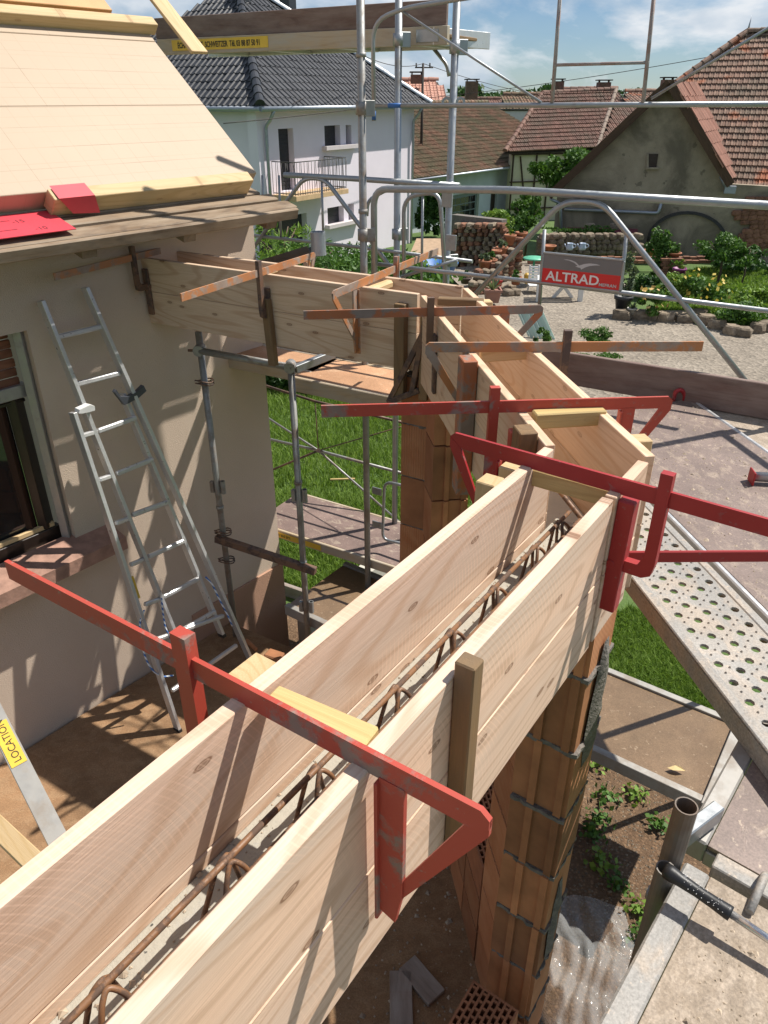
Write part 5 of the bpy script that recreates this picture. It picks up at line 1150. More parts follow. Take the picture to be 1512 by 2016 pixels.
# --- grey gable barn
NG_, FG = nrm(-18), dr(-18); gp0 = PY(1250, 430, 27.0); OG = NG_.dot(gp0)
GB = root('gable_barn', 'dark grey plastered gable barn with one small square opening', 'barn', V((gp0.x, gp0.y, zg(27))))
def gpt(u, v): return PN(u, v, NG_, OG)
MGP = M_splat('stained_grey_plaster', (.33, .27, .19), (.15, .125, .09), .50, .5, (.44, .365, .27), .95, .85)
gpk, gl, gr_ = gpt(1318, 172), gpt(1098, 376), gpt(1432, 362)
bot = lambda p: V((p.x, p.y, zg(27) - .3))
face = [bot(gl), bot(gpt(1700, 480)), gpt(1700, 378), gr_, gpk, gl]
solid_face('gable_wall', face, -.3 if (face[1] - face[0]).cross(face[2] - face[0]).dot(NG_) > 0 else .3, MGP, GB)
wv = [gpt(u, v) for u, v in ((1275, 331), (1294, 331), (1294, 303), (1275, 303))]
op = beam('window', (wv[0] + wv[3]) / 2 + NG_ * .012, (wv[1] + wv[2]) / 2 + NG_ * .012, .05, (wv[3] - wv[0]).length, MDK, GB, bev=0)
beam('frame', wv[0] + NG_ * .03, wv[3] + NG_ * .03, .05, .07, MGP, op); beam('sill', wv[0] + NG_ * .05 - FG * .05, wv[1] + NG_ * .05 + FG * .05, .12, .06, MGP, op)
MBRD = M_wood('dark_barge_board', (.10, .055, .03), (.05, .028, .018), knots=0)
for a, b_ in ((gpt(1083, 384), gpt(1318, 163)), (gpt(1318, 163), gpt(1437, 362))):
    beam('barge_board', a + NG_ * .35, b_ + NG_ * .35, .05, .26, MBRD, GB, up=NG_.cross(b_ - a)); solid_face('roof_soffit', [a + NG_ * .33, b_ + NG_ * .33, b_ - NG_ * .05, a - NG_ * .05], .06, MBRD, GB)
rd = [gpt(1434, 352) + NG_ * .3, gpt(1318, 163) + NG_ * .3]; rk = [PY(1441, 348, rd[0].y + .7), PY(1370, 160, rd[1].y + 2.4)]
tiled_roof(GB, [rd[0], rk[0], rk[1], rd[1]], rk[1] - rd[1], .34, .42, PR_P, MTN, MTN)
ll = [gpt(1083, 380) + NG_ * .3, gpt(1318, 163) + NG_ * .3]; tiled_roof(GB, [ll[0], ll[0] - NG_ * 5, ll[1] - NG_ * 5, ll[1]], -NG_, .3, .4, PR_P, MTR, MDK, nmax=0)
a = gpt(1420, 345) + NG_ * .1; tube('downpipe', [a, gpt(1432, 372) + NG_ * .15], .08, MZNC, GB, n=8); box('hopper', frame(gpt(1436, 372) + NG_ * .2, FG), (.34, .24, .22), MZNC, GB)
tube('wall_pipe', [gpt(1112, 411) + NG_ * .08, gpt(1296, 419) + NG_ * .08, gpt(1302, 398) + NG_ * .08], .055, MZNC, GB, fil=.1, n=8)
tube('downpipe', [gpt(1085, 390) + NG_ * .3, gpt(1104, 400) + NG_ * .08, gpt(1106, 470) + NG_ * .08], .05, MZNC, GB, fil=.15, n=8)
for k in range(3):
    pts = [gpt(1353 - 79 * math.cos(g) * (1 - .03 * k), 476 - (60 - 2 * k) * math.sin(g)) + NG_ * (.05 + .03 * k) for g in [math.pi * i / 16 for i in range(17)]]; tube('cable_arch', pts, .018, MIRN, GB, n=5)
# exposed stones and bricks of the wall on the right
MSTN = M_plain('field_stone', (.20, .15, .105), .95, var=.3, scale=4, col2=(.30, .24, .17), bmp=.6, bscale=14, bdist=.02, island=.3)
MSTR = M_plain('red_stone', (.24, .115, .07), .95, var=.3, scale=4, bmp=.6, bscale=14, bdist=.02, island=.3)
def stone_me(seed, mat):
    r = random.Random(seed); vs = []; fs = []; N = 7; rows = ((-.5, .80), (-.38, 1.0), (.0, 1.06), (.36, .98), (.5, .76))
    for z, s_ in rows:
        for k in range(N): g = 2 * math.pi * k / N + r.uniform(-.15, .15); q = (abs(math.cos(g)) ** 4 + abs(math.sin(g)) ** 4) ** -.25; vs.append((.5 * s_ * q * math.cos(g) * r.uniform(.88, 1.08), .5 * s_ * q * math.sin(g) * r.uniform(.88, 1.08), z * r.uniform(.9, 1.1)))
    for j in range(len(rows) - 1):
        for k in range(N): fs.append((j * N + k, j * N + (k + 1) % N, (j + 1) * N + (k + 1) % N, (j + 1) * N + k))
    fs.append(tuple(range(N - 1, -1, -1))); fs.append(tuple(range(4 * N, 5 * N))); me = mesh('stone', vs, fs); me.materials.append(mat); return me
STN = [stone_me(i, MSTN) for i in range(5)]; STR = [stone_me(10 + i, MSTR) for i in range(4)]
rs = random.Random(11)
def S_(x, y, z): return Matrix.Diagonal((x, y, z, 1))
def stone(parent, p, f, sx, sy, sz, pool, name='stone', **kw): return obj(name, rs.choice(pool), None, frame(p, f) @ Matrix.Rotation(rs.uniform(-.12, .12), 4, 'Y') @ S_(sx, sy, sz), parent, **kw)
for v in range(392, 500, 9):
    u = 1462 + 14 * math.sin(v * .13) + rs.uniform(-8, 4)
    while u < 1530:
        w_ = rs.uniform(11, 19); p = gpt(u + w_ / 2, v); stone(GB, p + NG_ * .03, FG, w_ / 1456 * 28 * .97, .2, .165, STR); u += w_
# --- big weathered roof on the right
BR_ = root('roofed_barn', 'large barn with weathered clay tiled hip roof beside the grey gable', 'barn', V((14, 28, zg(28))))
q0, q1, q2 = PY(1434, 378, 27.6), PY(1600, 386, 26.4), PY(1471, 66, 32.5)
pn = (q1 - q0).cross(q2 - q0).normalized(); po = pn.dot(q0)
def ppt(u, v): r_ = ray(u, v); return r_ * (po / r_.dot(pn))
rpoly = [q0, ppt(1600, 386), ppt(1600, 60), ppt(1471, 66), ppt(1392, 118), ppt(1296, 192), ppt(1372, 172), ppt(1405, 270), ppt(1430, 345)]
tiled_roof(BR_, rpoly, q1 - q0, .175, .275, PR_P, MTO, MDK, th=.045)
caps(BR_, ppt(1296, 192) + V((0, 0, .05)), ppt(1471, 66) + V((0, 0, .05)), .13, MTO); caps(BR_, ppt(1471, 66) + V((0, 0, .05)), ppt(1600, 60) + V((0, 0, .05)), .12, MTO)
a = ppt(1471, 66); tube('finial', [a, a + V((.04, 0, .55))], .05, MZNC, BR_, n=8, taper=.1)
hl = [ppt(1296, 192), ppt(1471, 66), PY(1440, 120, 40)]; solid_face('roof_deck', hl, .05, MTO, BR_)
tube('gutter', [q0 + V((0, -.1, -.06)), q1 + V((0, -.1, -.06))], .07, MZNC, BR_, n=8)
# --- small far roofs, chimneys
def far_roof(label, px, y0, y1, mat, rows, chim=(), wallc=None):
    A, B_, C, D = [PY(u, v, y) for (u, v), y in zip(px, (y0, y0, y1, y1))]; r = root('far_house', label, 'house', V((A.x, A.y, zg(70))), 'roofs of the village far behind')
    tiled_roof(r, [A, B_, C, D], B_ - A, .45, (C - B_).length / rows, PR_P, mat, MDK, nmax=0); caps(r, D + V((0, 0, .06)), C + V((0, 0, .06)), .18, mat, .6)
    n_ = (B_ - A).normalized(); solid_face('wall', [V((A.x, A.y, A.z - 4.5)), V((B_.x, B_.y, B_.z - 4.5)), B_ + V((0, .3, 0)), A + V((0, .3, 0))], .2, wallc or MPSH, r)
    for (u, v0, v1, w_, y) in chim:
        p = PY(u, v1, y); q_ = PY(u, v0, y); beam('chimney', V((p.x, p.y, p.z)), V((p.x, p.y, q_.z)), w_, w_, MTR, r, up=V((1, 0, 0))); c_ = V((p.x, p.y, q_.z)); box('chimney_cap', Matrix.Translation(c_ + V((0, 0, .14))), (w_ * 1.2, w_ * 1.2, .07), MDK, r)
        for dx in (-.4, .4): box('cap_post', Matrix.Translation(c_ + V((dx * w_, 0, .05))), (.08, .3, .14), MDK, r)
    return r
far_roof('far pinkish gable roof with one chimney behind the dark roof', ((780, 205), (882, 205), (862, 160), (786, 160)), 52, 57, MTN, 9, ((820, 147, 165, .75, 55),))
far_roof('far brown roof with two chimneys behind the half timbered house', ((1068, 214), (1232, 205), (1215, 176), (1092, 178)), 62, 66, MTR, 8, ((1097, 160, 178, .8, 65), (1187, 162, 178, .9, 65)))
far_roof('far clay roof left of the half timbered ridge', ((985, 215), (1072, 215), (1072, 188), (990, 188)), 60, 64, MTB, 7)
far_roof('far clay roof with thin finial beside the gable peak', ((1225, 207), (1300, 205), (1290, 181), (1230, 182)), 60, 64, MTO, 6, ((1313, 157, 172, .8, 62),))
far_roof('low far red roof under the utility wires', ((860, 215), (990, 215), (985, 196), (866, 196)), 75, 79, MTR, 6, ((927, 160, 200, 1.0, 72),))
# distant tree line
MTL = M_leaf('far_trees', (.02, .045, .02), (.035, .07, .03), .1)
# utility pole and wires
UPm = M_plain('tarred_pole', (.045, .035, .03), .8, var=.2)
ut = PY(833, 125, 38.0); UPl = root('utility_pole', 'thin dark utility pole carrying wires above the mossy barn', 'utility pole', V((ut.x, ut.y, zg(38))))
tube('pole', [V((ut.x, ut.y, -3.0)), ut], .07, UPm, UPl, n=8, taper=.7); tube('cross_arm', [ut + V((-.35, 0, -.15)), ut + V((.45, .1, -.15))], .03, UPm, UPl, n=6)
for dx in (-.3, 0, .3): tube('insulator', [ut + V((dx, 0, -.15)), ut + V((dx, 0, .02))], .035, UPm, UPl, n=6)
def wire(label, pts, r=.012): return tube('wire', pts, r, UPm, None, n=5, label=label, cat='wire', group='overhead wires')
def sag(a, b_, s_, n=14): return [a + (b_ - a) * (i / n) - V((0, 0, 4 * s_ * (i / n) * (1 - i / n))) for i in range(n + 1)]
wire('overhead wire from the dark roof to the utility pole', sag(PY(690, 96, 26), ut, .25)); wire('overhead wire running right from the utility pole', sag(ut, PY(1330, 172, 60), 1.0))
wire('second overhead wire below the first on the right', sag(PY(935, 163, 45), PY(1230, 178, 62), .8)); wire('wire rising past the thin rungs to the big clay roof', sag(PY(700, 205, 40), PY(1440, 104, 32), .2, 20))
wire('thin wire crossing the lilac house front', sag(PN(440, 243, NP, OP + 1.2), PN(830, 195, NP, OP + 1.2), .05)); wire('thin wire slanting over the dark roof tiles', sag(PN(575, 205, NP, OP + .6), PN(690, 138, NP, OP - 1.8), .02), .01)
# ------------------------------------------------------------------ vegetation helpers
def leaf_arr(cent, rad, n, size, seed, squash=1.0, clumps=0, asp=.55, up=.3, shell=.55):
    r = np.random.default_rng(seed); cent = np.array(cent, float); rad = np.array(rad, float)
    if clumps:
        d = r.normal(size=(clumps, 3)); d /= np.linalg.norm(d, axis=1)[:, None]; cc = d * (r.uniform(.25, .95, (clumps, 1)))
        k = r.integers(0, clumps, n); e = r.normal(size=(n, 3)); e /= np.linalg.norm(e, axis=1)[:, None]
        p = cc[k] + e * (r.uniform(.1, 1, (n, 1)) ** .5) * r.uniform(.16, .42, clumps)[k][:, None]
    else:
        d = r.normal(size=(n, 3)); d /= np.linalg.norm(d, axis=1)[:, None]; p = d * (shell + (1 - shell) * r.random((n, 1)))
    pos = cent + p * rad
    nrm_ = r.normal(size=(n, 3)) + p * .8 + np.array([0, 0, up]); nrm_ /= np.linalg.norm(nrm_, axis=1)[:, None]
    t = np.cross(nrm_, r.normal(size=(n, 3))); t /= np.linalg.norm(t, axis=1)[:, None]; b = np.cross(nrm_, t)
    s = size * r.uniform(.6, 1.3, (n, 1)); L = t * s; Bv = b * s * asp
    v = np.stack([pos - L, pos + Bv, pos + L, pos - Bv], 1).reshape(-1, 3); f = np.arange(4 * n).reshape(n, 4); return v, f
def foliage(name, parts, mat, parent, origin):
    vs = []; fs = []; o = 0
    for v, f in parts: vs.append(v - np.array(origin)); fs.append(f + o); o += len(v)
    return obj(name, np_mesh(name, np.concatenate(vs), np.concatenate(fs)), mat, Matrix.Translation(origin), parent)
MLV = {'mid': M_leaf('leaf_mid', (.045, .11, .018), (.11, .21, .04)), 'dark': M_leaf('leaf_dark', (.022, .06, .014), (.06, .13, .03)), 'lime': M_leaf('leaf_lime', (.12, .22, .03), (.22, .33, .06)), 'grey': M_leaf('leaf_grey', (.09, .13, .07), (.17, .21, .12)), 'yel': M_leaf('petal_yellow', (.55, .40, .06), (.7, .55, .15)), 'pch': M_leaf('petal_peach', (.62, .35, .15), (.7, .5, .2)), 'wht': M_leaf('petal_white', (.6, .6, .6), (.75, .75, .75))}
MTRK = M_plain('bark', (.10, .07, .045), .9, var=.3, bmp=.6)
def bush(name, label, cat, u, v, y, rx, rz, n, size, kind, seed, base=None, clumps=14, trunk=True, flowers=None, ry=None, group=None, asp=.55):
    c = PY(u, v, y); gz = base if base is not None else zg(y); r = root(name, label, cat, V((c.x, c.y, gz)), group)
    foliage('crown', [leaf_arr(c, (rx, ry or rx, rz), n, size, seed, clumps=clumps, asp=asp)], MLV[kind], r, c)
    if trunk:
        rr = random.Random(seed)
        tp_ = c - V((0, 0, rz * .2)); tube('trunk', [V((c.x, c.y, gz)), V((c.x + .04, c.y, (gz + tp_.z) / 2)), tp_], max(.02, rx * .06), MTRK, r, n=7, taper=.6)
        for k in range(5): g = rr.uniform(0, 6.3); tube('limb', [tp_ - V((0, 0, rz * .2)), c + V((rx * .6 * math.cos(g), rx * .6 * math.sin(g), rz * rr.uniform(.1, .6)))], max(.012, rx * .03), MTRK, r, n=5, taper=.4)
    if flowers: fk, fn, fsz = flowers; foliage('flowers', [leaf_arr(c + V((0, -.02, rz * .15)), (rx * 1.02, (ry or rx) * 1.02, rz), fn, fsz, seed + 1, asp=.9)], MLV[fk], r, c)['kind'] = 'stuff'
    return r
# ------------------------------------------------------------------ grass
def grass(name, polyxy, n, hmin, hmax, seed, z=ZG, w=.006, label=None, cat='grass'):
    r = np.random.default_rng(seed); P = np.array(polyxy); lo_, hi = P.min(0), P.max(0); pts = []
    while len(pts) < n:
        q_ = r.uniform(lo_, hi, (n, 2)); m = np.zeros(len(q_), bool); x, y = q_[:, 0], q_[:, 1]
        for i in range(len(P)):
            x0, y0 = P[i]; x1, y1 = P[i - 1]; m ^= ((y0 > y) != (y1 > y)) & (x < (x1 - x0) * (y - y0) / (y1 - y0 + 1e-12) + x0)
        pts += q_[m].tolist()
    p = np.array(pts[:n]); f1 = (np.sin(p[:, 0] * 2.3 + 1.7 * np.sin(p[:, 1] * 1.9)) * np.cos(p[:, 1] * 2.9 + p[:, 0]) + 1) / 2
    h = r.uniform(hmin, hmax, n) * (.55 + .75 * f1); g = r.uniform(0, 6.28, n); ww = w * r.uniform(.7, 1.5, n); ln = h * r.uniform(.15, .85, n); g2 = r.uniform(0, 6.28, n)
    b0 = np.column_stack([p, np.full(n, z)]); d = np.column_stack([np.cos(g) * ww, np.sin(g) * ww, np.zeros(n)]); tip = b0 + np.column_stack([np.cos(g2) * ln, np.sin(g2) * ln, h]); mid = b0 + np.column_stack([np.cos(g2) * ln * .3, np.sin(g2) * ln * .3, h * .6])
    v = np.stack([b0 - d, b0 + d, mid + d * .7, tip, mid - d * .7], 1).reshape(-1, 3); k = np.arange(n) * 5
    f = np.concatenate([np.column_stack([k, k + 1, k + 2, k + 4]), np.column_stack([k + 4, k + 2, k + 3, k + 3])]); 
    me = bpy.data.meshes.new(name); org = v[0].copy(); tri = np.concatenate([np.column_stack([k, k + 1, k + 2]), np.column_stack([k, k + 2, k + 4]), np.column_stack([k + 4, k + 2, k + 3])])
    return obj(name, np_mesh(name, v - org, tri), MGRS, Matrix.Translation(org), kind='stuff', label=label, cat=cat)
lp = [(-2.4, 7.2), (-1.1, 6.55), (.3, 5.9), (1.5, 5.3), (2.4, 6.5), (1.6, 9.5), (1.0, 13.2), (-3.8, 14.0)]
grass('grass', lp, 60000, .05, .16, 1, label='sunlit lawn grass behind the scaffold')
grass('grass', [(-1.25, 6.6), (.2, 5.7), (.9, 5.2), (1.6, 6.2), (.9, 8.5), (-1.6, 8.5)], 42000, .05, .15, 4, label='dense near lawn grass around the scaffold feet', w=.005)
rg = [PZ(u, v, ZG) for u, v in ((1170, 1235), (1240, 1200), (1330, 1240), (1480, 1440), (1400, 1440), (1200, 1340))]
grass('grass', [(p.x, p.y) for p in rg], 26000, .04, .13, 2, w=.005, label='lush grass patch between pillar and perforated plank')
gl_ = [PZ(u, v, ZG) for u, v in ((1290, 545), (1400, 530), (1600, 535), (1600, 655), (1500, 648), (1385, 632), (1290, 612))]
grass('grass', [(p.x, p.y) for p in gl_], 30000, .05, .14, 3, w=.02, label='garden lawn under the small fruit tree')
weeds = [(1175, 1500), (1195, 1565), (1180, 1610), (1250, 1560), (1285, 1530), (1300, 1505), (1180, 1690), (1215, 1730), (1270, 1850), (1255, 1790), (1170, 1640), (1300, 1620)]
for i, (u, v) in enumerate(weeds):
    c = PZ(u, v, ZG + .05); r = root('weed_plant', 'small leafy weed growing on the bare earth by the pillar', 'weed', V((c.x, c.y, ZG)), 'weeds on the bare earth')
    foliage('leaves', [leaf_arr(c, (.12, .12, .05), 60, .022, 60 + i, asp=.7, up=1.2, shell=.1)], MLV['mid'] if i % 3 else MLV['lime'], r, c)
pz_ = np.random.default_rng(9); vs = []; fs = []
for k in range(900):                                         # loose stones in the earth
    c = PZ(pz_.uniform(1120, 1320), pz_.uniform(1450, 1900), ZG + .008); s_ = pz_.uniform(.004, .014); b0 = len(vs)
    vs += [c + V((s_ * a, s_ * b * .8, s_ * d * .7)) for a, b, d in ((1, 0, 0), (-1, 0, 0), (0, 1, 0), (0, -1, 0), (0, 0, 1))]; fs += [(b0, b0 + 2, b0 + 4), (b0 + 2, b0 + 1, b0 + 4), (b0 + 1, b0 + 3, b0 + 4), (b0 + 3, b0, b0 + 4)]
obj('pebbles', mesh('pebbles', vs, fs), MSTN, kind='stuff', label='small pebbles scattered over the bare earth', cat='pebbles')
# mortar crumbs and grit lying on the decks and the terrace
MGRT = M_plain('mortar_grit', (.36, .29, .215), .95, var=.3, scale=20, island=.35)
def grit(name, label, fn, n, s0, s1, seed):
    r = random.Random(seed); vs = []; fs = []
    for k in range(n):
        c = fn(r); s_ = r.uniform(s0, s1) * (1 if r.random() < .85 else 2.2); b0 = len(vs); g = r.uniform(0, 6.3); ca, sa = math.cos(g), math.sin(g)
        for x, y, z in ((1, 0, 0), (-.3, .8, 0), (-.9, -.1, 0), (.1, -.9, 0), (.1, .05, .6)): x *= r.uniform(.7, 1.2); vs.append(c + V(((x * ca - y * sa) * s_, (x * sa + y * ca) * s_, z * s_)))
        fs += [(b0, b0 + 1, b0 + 4), (b0 + 1, b0 + 2, b0 + 4), (b0 + 2, b0 + 3, b0 + 4), (b0 + 3, b0, b0 + 4)]
    o = vs[0].copy(); return obj(name, mesh(name, [v - o for v in vs], fs), MGRT, Matrix.Translation(o), kind='stuff', label=label, cat='grit')
grit('mortar_crumbs', 'mortar crumbs strewn over the caked deck by the hammer', lambda r: on(N50, r.uniform(-.07, .5), F50, r.uniform(.3, 1.22), ZD - .003), 1100, .0012, .005, 1)
grit('mortar_crumbs', 'mortar grit on the brown deck beside the angled formwork', lambda r: on(NM, r.uniform(1.6, 2.3), FM, r.uniform(1.0, 3.6), ZD - .003), 1400, .0015, .006, 2)
grit('mortar_crumbs', 'rubble crumbs and shavings on the terrace floor', lambda r: on(NN, r.uniform(-2.7, -.75), FN, r.uniform(.2, 3.2), ZF + .001), 1800, .002, .010, 3)
grit('mortar_crumbs', 'concrete crumbs lying along the lintel beside the girder', lambda r: on(NN, r.uniform(-.69, -.485), FN, r.uniform(.1, 2.0), -1.107), 500, .001, .004, 4)
# old bed edge beside the terrace
a, b_ = PZ(545, 1155, ZG + .06), PZ(690, 1205, ZG + .06); beam('edging_plank', a, b_, .05, .14, MWG, label='old dark plank edging the lawn near the house corner', cat='plank')
a, b_ = PZ(632, 1190, ZG + .03), PZ(668, 1200, ZG + .03); box('brick_fragment', frame(a, b_ - a), (.25, .11, .06), MSTR, label='red brick lying beside the lawn edging', cat='brick')
a, b_ = PZ(600, 1255, -4.2), PZ(760, 1130, -4.2); beam('kerb_block', a, b_, .16, .5, MCON, label='grey concrete footing edge between terrace and lawn', cat='footing')
a = PZ(650, 944, ZG + .08); beam('wood_strip', a, a + V((.33, -.02, .02)), .03, .02, MWY, label='yellow wood strip lost in the lawn', cat='wood strip')
# dark hedge foot with rusty fence behind the lawn
FN_ = root('hedge', 'dark shaded ivy bank behind the lawn', 'hedge', V((-.5, 12.3, ZG)))
hp = [leaf_arr((x, 12.35 + .1 * math.sin(3 * x), ZG + .25), (.7, .35, .40), 1700, .05, 200 + i, clumps=8) for i, x in enumerate(np.arange(-3.5, 1.9, .7))]
foliage('leaves', hp, MLV['dark'], FN_, V((-1, 12.3, ZG)))
# ------------------------------------------------------------------ shrubs between the scaffold and the lilac house
bush('oleander', 'tall narrow leaved shrub before the dark patio door', 'shrub', 552, 485, 15.5, .9, .6, 1100, .09, 'lime', 21, clumps=26, asp=.16)
bush('oleander', 'feathery green shrub below the gutter outlet', 'shrub', 600, 530, 14.2, .9, .55, 1500, .09, 'mid', 22, clumps=22, asp=.16)
bush('butterfly_bush', 'loose shrub with pale flower sprays before the lower windows', 'shrub', 690, 528, 17, 1.35, .5, 2600, .09, 'mid', 23, clumps=26, asp=.25, flowers=('wht', 160, .035))
bush('butterfly_bush', 'broad shrub behind the gate loop beside the lilac wall', 'shrub', 770, 530, 17.5, 1.1, .5, 2200, .09, 'mid', 24, clumps=24, asp=.25)
bush('shrub', 'low green growth behind the scaffold poles', 'shrub', 740, 545, 14.5, 1.5, .4, 2600, .07, 'mid', 25, clumps=20, trunk=False)
bush('ivy', 'dark ivy curtain on the pale blue barn wall', 'ivy', 848, 410, 33, .9, 1.15, 2600, .10, 'dark', 26, clumps=22, trunk=False)
bush('shrub', 'dense glossy bush growing over the half timbered wall', 'bush', 1105, 338, 34, 1.25, .85, 4200, .10, 'mid', 27, clumps=26)
bush('shrub', 'dense glossy bush reaching along the barge board', 'bush', 1150, 318, 34.5, .9, .55, 2400, .09, 'mid', 28, clumps=18)
bush('small_tree', 'bright green round leafy tree behind the stone wall', 'tree', 1040, 420, 26, .75, .68, 3600, .065, 'mid', 29, clumps=26)
bush('small_tree', 'two stemmed fruit tree on the garden lawn', 'tree', 1425, 492, 20.5, .72, .42, 4200, .042, 'mid', 30, clumps=24, base=zg(20))
bush('small_tree', 'small leaning fruit tree branch next to the two stemmed one', 'tree', 1472, 500, 20.2, .42, .30, 1000, .05, 'mid', 31, clumps=12, base=zg(20))
bush('shrub', 'yellow rose bush beside the rockery', 'shrub', 1378, 570, 17.6, .75, .42, 2400, .05, 'mid', 32, flowers=('yel', 60, .05), clumps=20, trunk=False)
bush('shrub', 'ball of lime euphorbia at the rockery edge', 'shrub', 1325, 565, 17.8, .45, .36, 1400, .045, 'lime', 33, clumps=14, trunk=False)
bush('shrub', 'peach flowered low bush beside the black pot', 'shrub', 1285, 590, 17.2, .45, .32, 1500, .045, 'mid', 34, flowers=('pch', 30, .06), clumps=12, trunk=False)
bush('shrub', 'tall leafy climber against the brick block', 'shrub', 1300, 505, 21.5, .42, .75, 1900, .06, 'mid', 35, clumps=18, trunk=False)
bush('shrub', 'dark shrub in the shade of the barn corner', 'shrub', 1275, 560, 19.3, .55, .5, 1600, .05, 'dark', 36, clumps=14, trunk=False)
bush('shrub', 'big leaved low plants at the gravel edge', 'shrub', 1450, 618, 16.6, .75, .30, 3000, .045, 'mid', 37, clumps=16, trunk=False)
bush('shrub', 'wild plants filling the lawn edge by the tube strut', 'shrub', 1490, 590, 17.6, .7, .36, 1700, .06, 'lime', 38, clumps=16, trunk=False)
bush('shrub', 'dark hedge at the foot of the stained wall', 'hedge', 1460, 512, 22.5, 1.3, .40, 2600, .07, 'dark', 39, clumps=18, trunk=False)
bush('shrub', 'weedy bush growing out of the gravel yard', 'shrub', 1178, 660, 15.0, .42, .22, 2200, .028, 'mid', 40, clumps=12, trunk=False)
bush('shrub', 'second weedy tuft on the gravel below the orange bar', 'shrub', 1180, 702, 13.4, .5, .14, 1500, .025, 'mid', 41, clumps=9, trunk=False)
bush('shrub', 'green tuft behind the corrugated sheet', 'shrub', 1068, 660, 15.2, .22, .18, 500, .04, 'mid', 42, clumps=6, trunk=False)
bush('shrub', 'cascading plant with pale blooms on the stone wall corner', 'shrub', 980, 428, 25.3, .75, .34, 1700, .06, 'lime', 43, clumps=14, trunk=False)
bush('shrub', 'dark green plant with white hydrangea by the flower pots', 'shrub', 1012, 455, 24.6, .45, .42, 1200, .05, 'dark', 44, clumps=10, trunk=False, flowers=('wht', 14, .05))
bush('shrub', 'trailing plants topping the low stone wall', 'shrub', 1150, 452, 25.6, 1.5, .12, 900, .05, 'mid', 45, clumps=14, trunk=False, ry=.2)
for i, (u, v, y, rx, rz) in enumerate(((925, 190, 260, 9, 2.6), (1065, 186, 280, 6, 3.4), (950, 193, 270, 9, 2), (980, 192, 300, 14, 2.4), (1230, 188, 300, 18, 2.4))):
    bush('far_tree', 'small dark tree top on the horizon between the roofs', 'tree', u, v, y, rx, rz, 700, .9, 'dark', 80 + i, base=-8, clumps=14, trunk=False, group='trees on the horizon')
# ------------------------------------------------------------------ garden walls, steps, pots
ws = root('stone_wall', 'rough reddish stone wall with plants spilling over, left of the pots', 'wall', PZ(940, 520, -4.75))
def stone_field(parent, u0, u1, v0, v1, y, pool, sz, dy=0, ragged=6):
    v = v1
    while v > v0:
        h = rs.uniform(.75, 1.15) * sz; u = u0 + rs.uniform(-4, 4)
        while u < u1:
            w_ = rs.uniform(.8, 1.9) * sz; yy = y + dy * (u - u0) / (u1 - u0)
            if v - h * .5 > v0 + ragged * math.sin(u * .11) * .6:
                p = PY(u + w_ / 2, v - h / 2, yy); k = yy / 1456 / 1.03; stone(parent, p + V((0, rs.uniform(-.05, .02), 0)), V((1, dy / max(.1, (u1 - u0) * k) , 0)), w_ * k * 1.02, .35, h * k * 1.04, pool)
            u += w_
        v -= h
stone_field(ws, 893, 990, 440, 528, 24.2, STN + STR, 9.5, -1.2)
q0, q1 = PY(893, 480, 24.5), PY(992, 480, 23.3); beam('wall_core', V((q0.x, q0.y + .22, -4.0)), V((q1.x, q1.y + .22, -4.0)), .3, 1.7, MMOR, ws)
ws2 = root('stone_wall', 'low pale dry stone wall behind the red sign', 'wall', PZ(1150, 505, -4.8))
stone_field(ws2, 1060, 1250, 462, 500, 24.8, STN, 11, .2, 4); q0, q1 = PY(1058, 490, 25.1), PY(1252, 490, 25.2); beam('wall_core', V((q0.x, q0.y + .1, -4.3)), V((q1.x, q1.y + .1, -4.3)), .3, .8, MMOR, ws2)
bk_ = root('brick_edging', 'old red brick ledge below the pale stone wall', 'wall', PZ(1150, 515, -4.8))
u = 1040
while u < 1400:
    for r_ in range(2): p = PY(u + 5 * (r_ % 2), 508 + 7 * r_, 23.9 - .25 * r_); box('brick', frame(p + V((0, 0, rs.uniform(-.01, .01))), V((1, .03, 0))), (.20, .12, .10), MSTR, bk_, bev=.008)
    u += 13.5
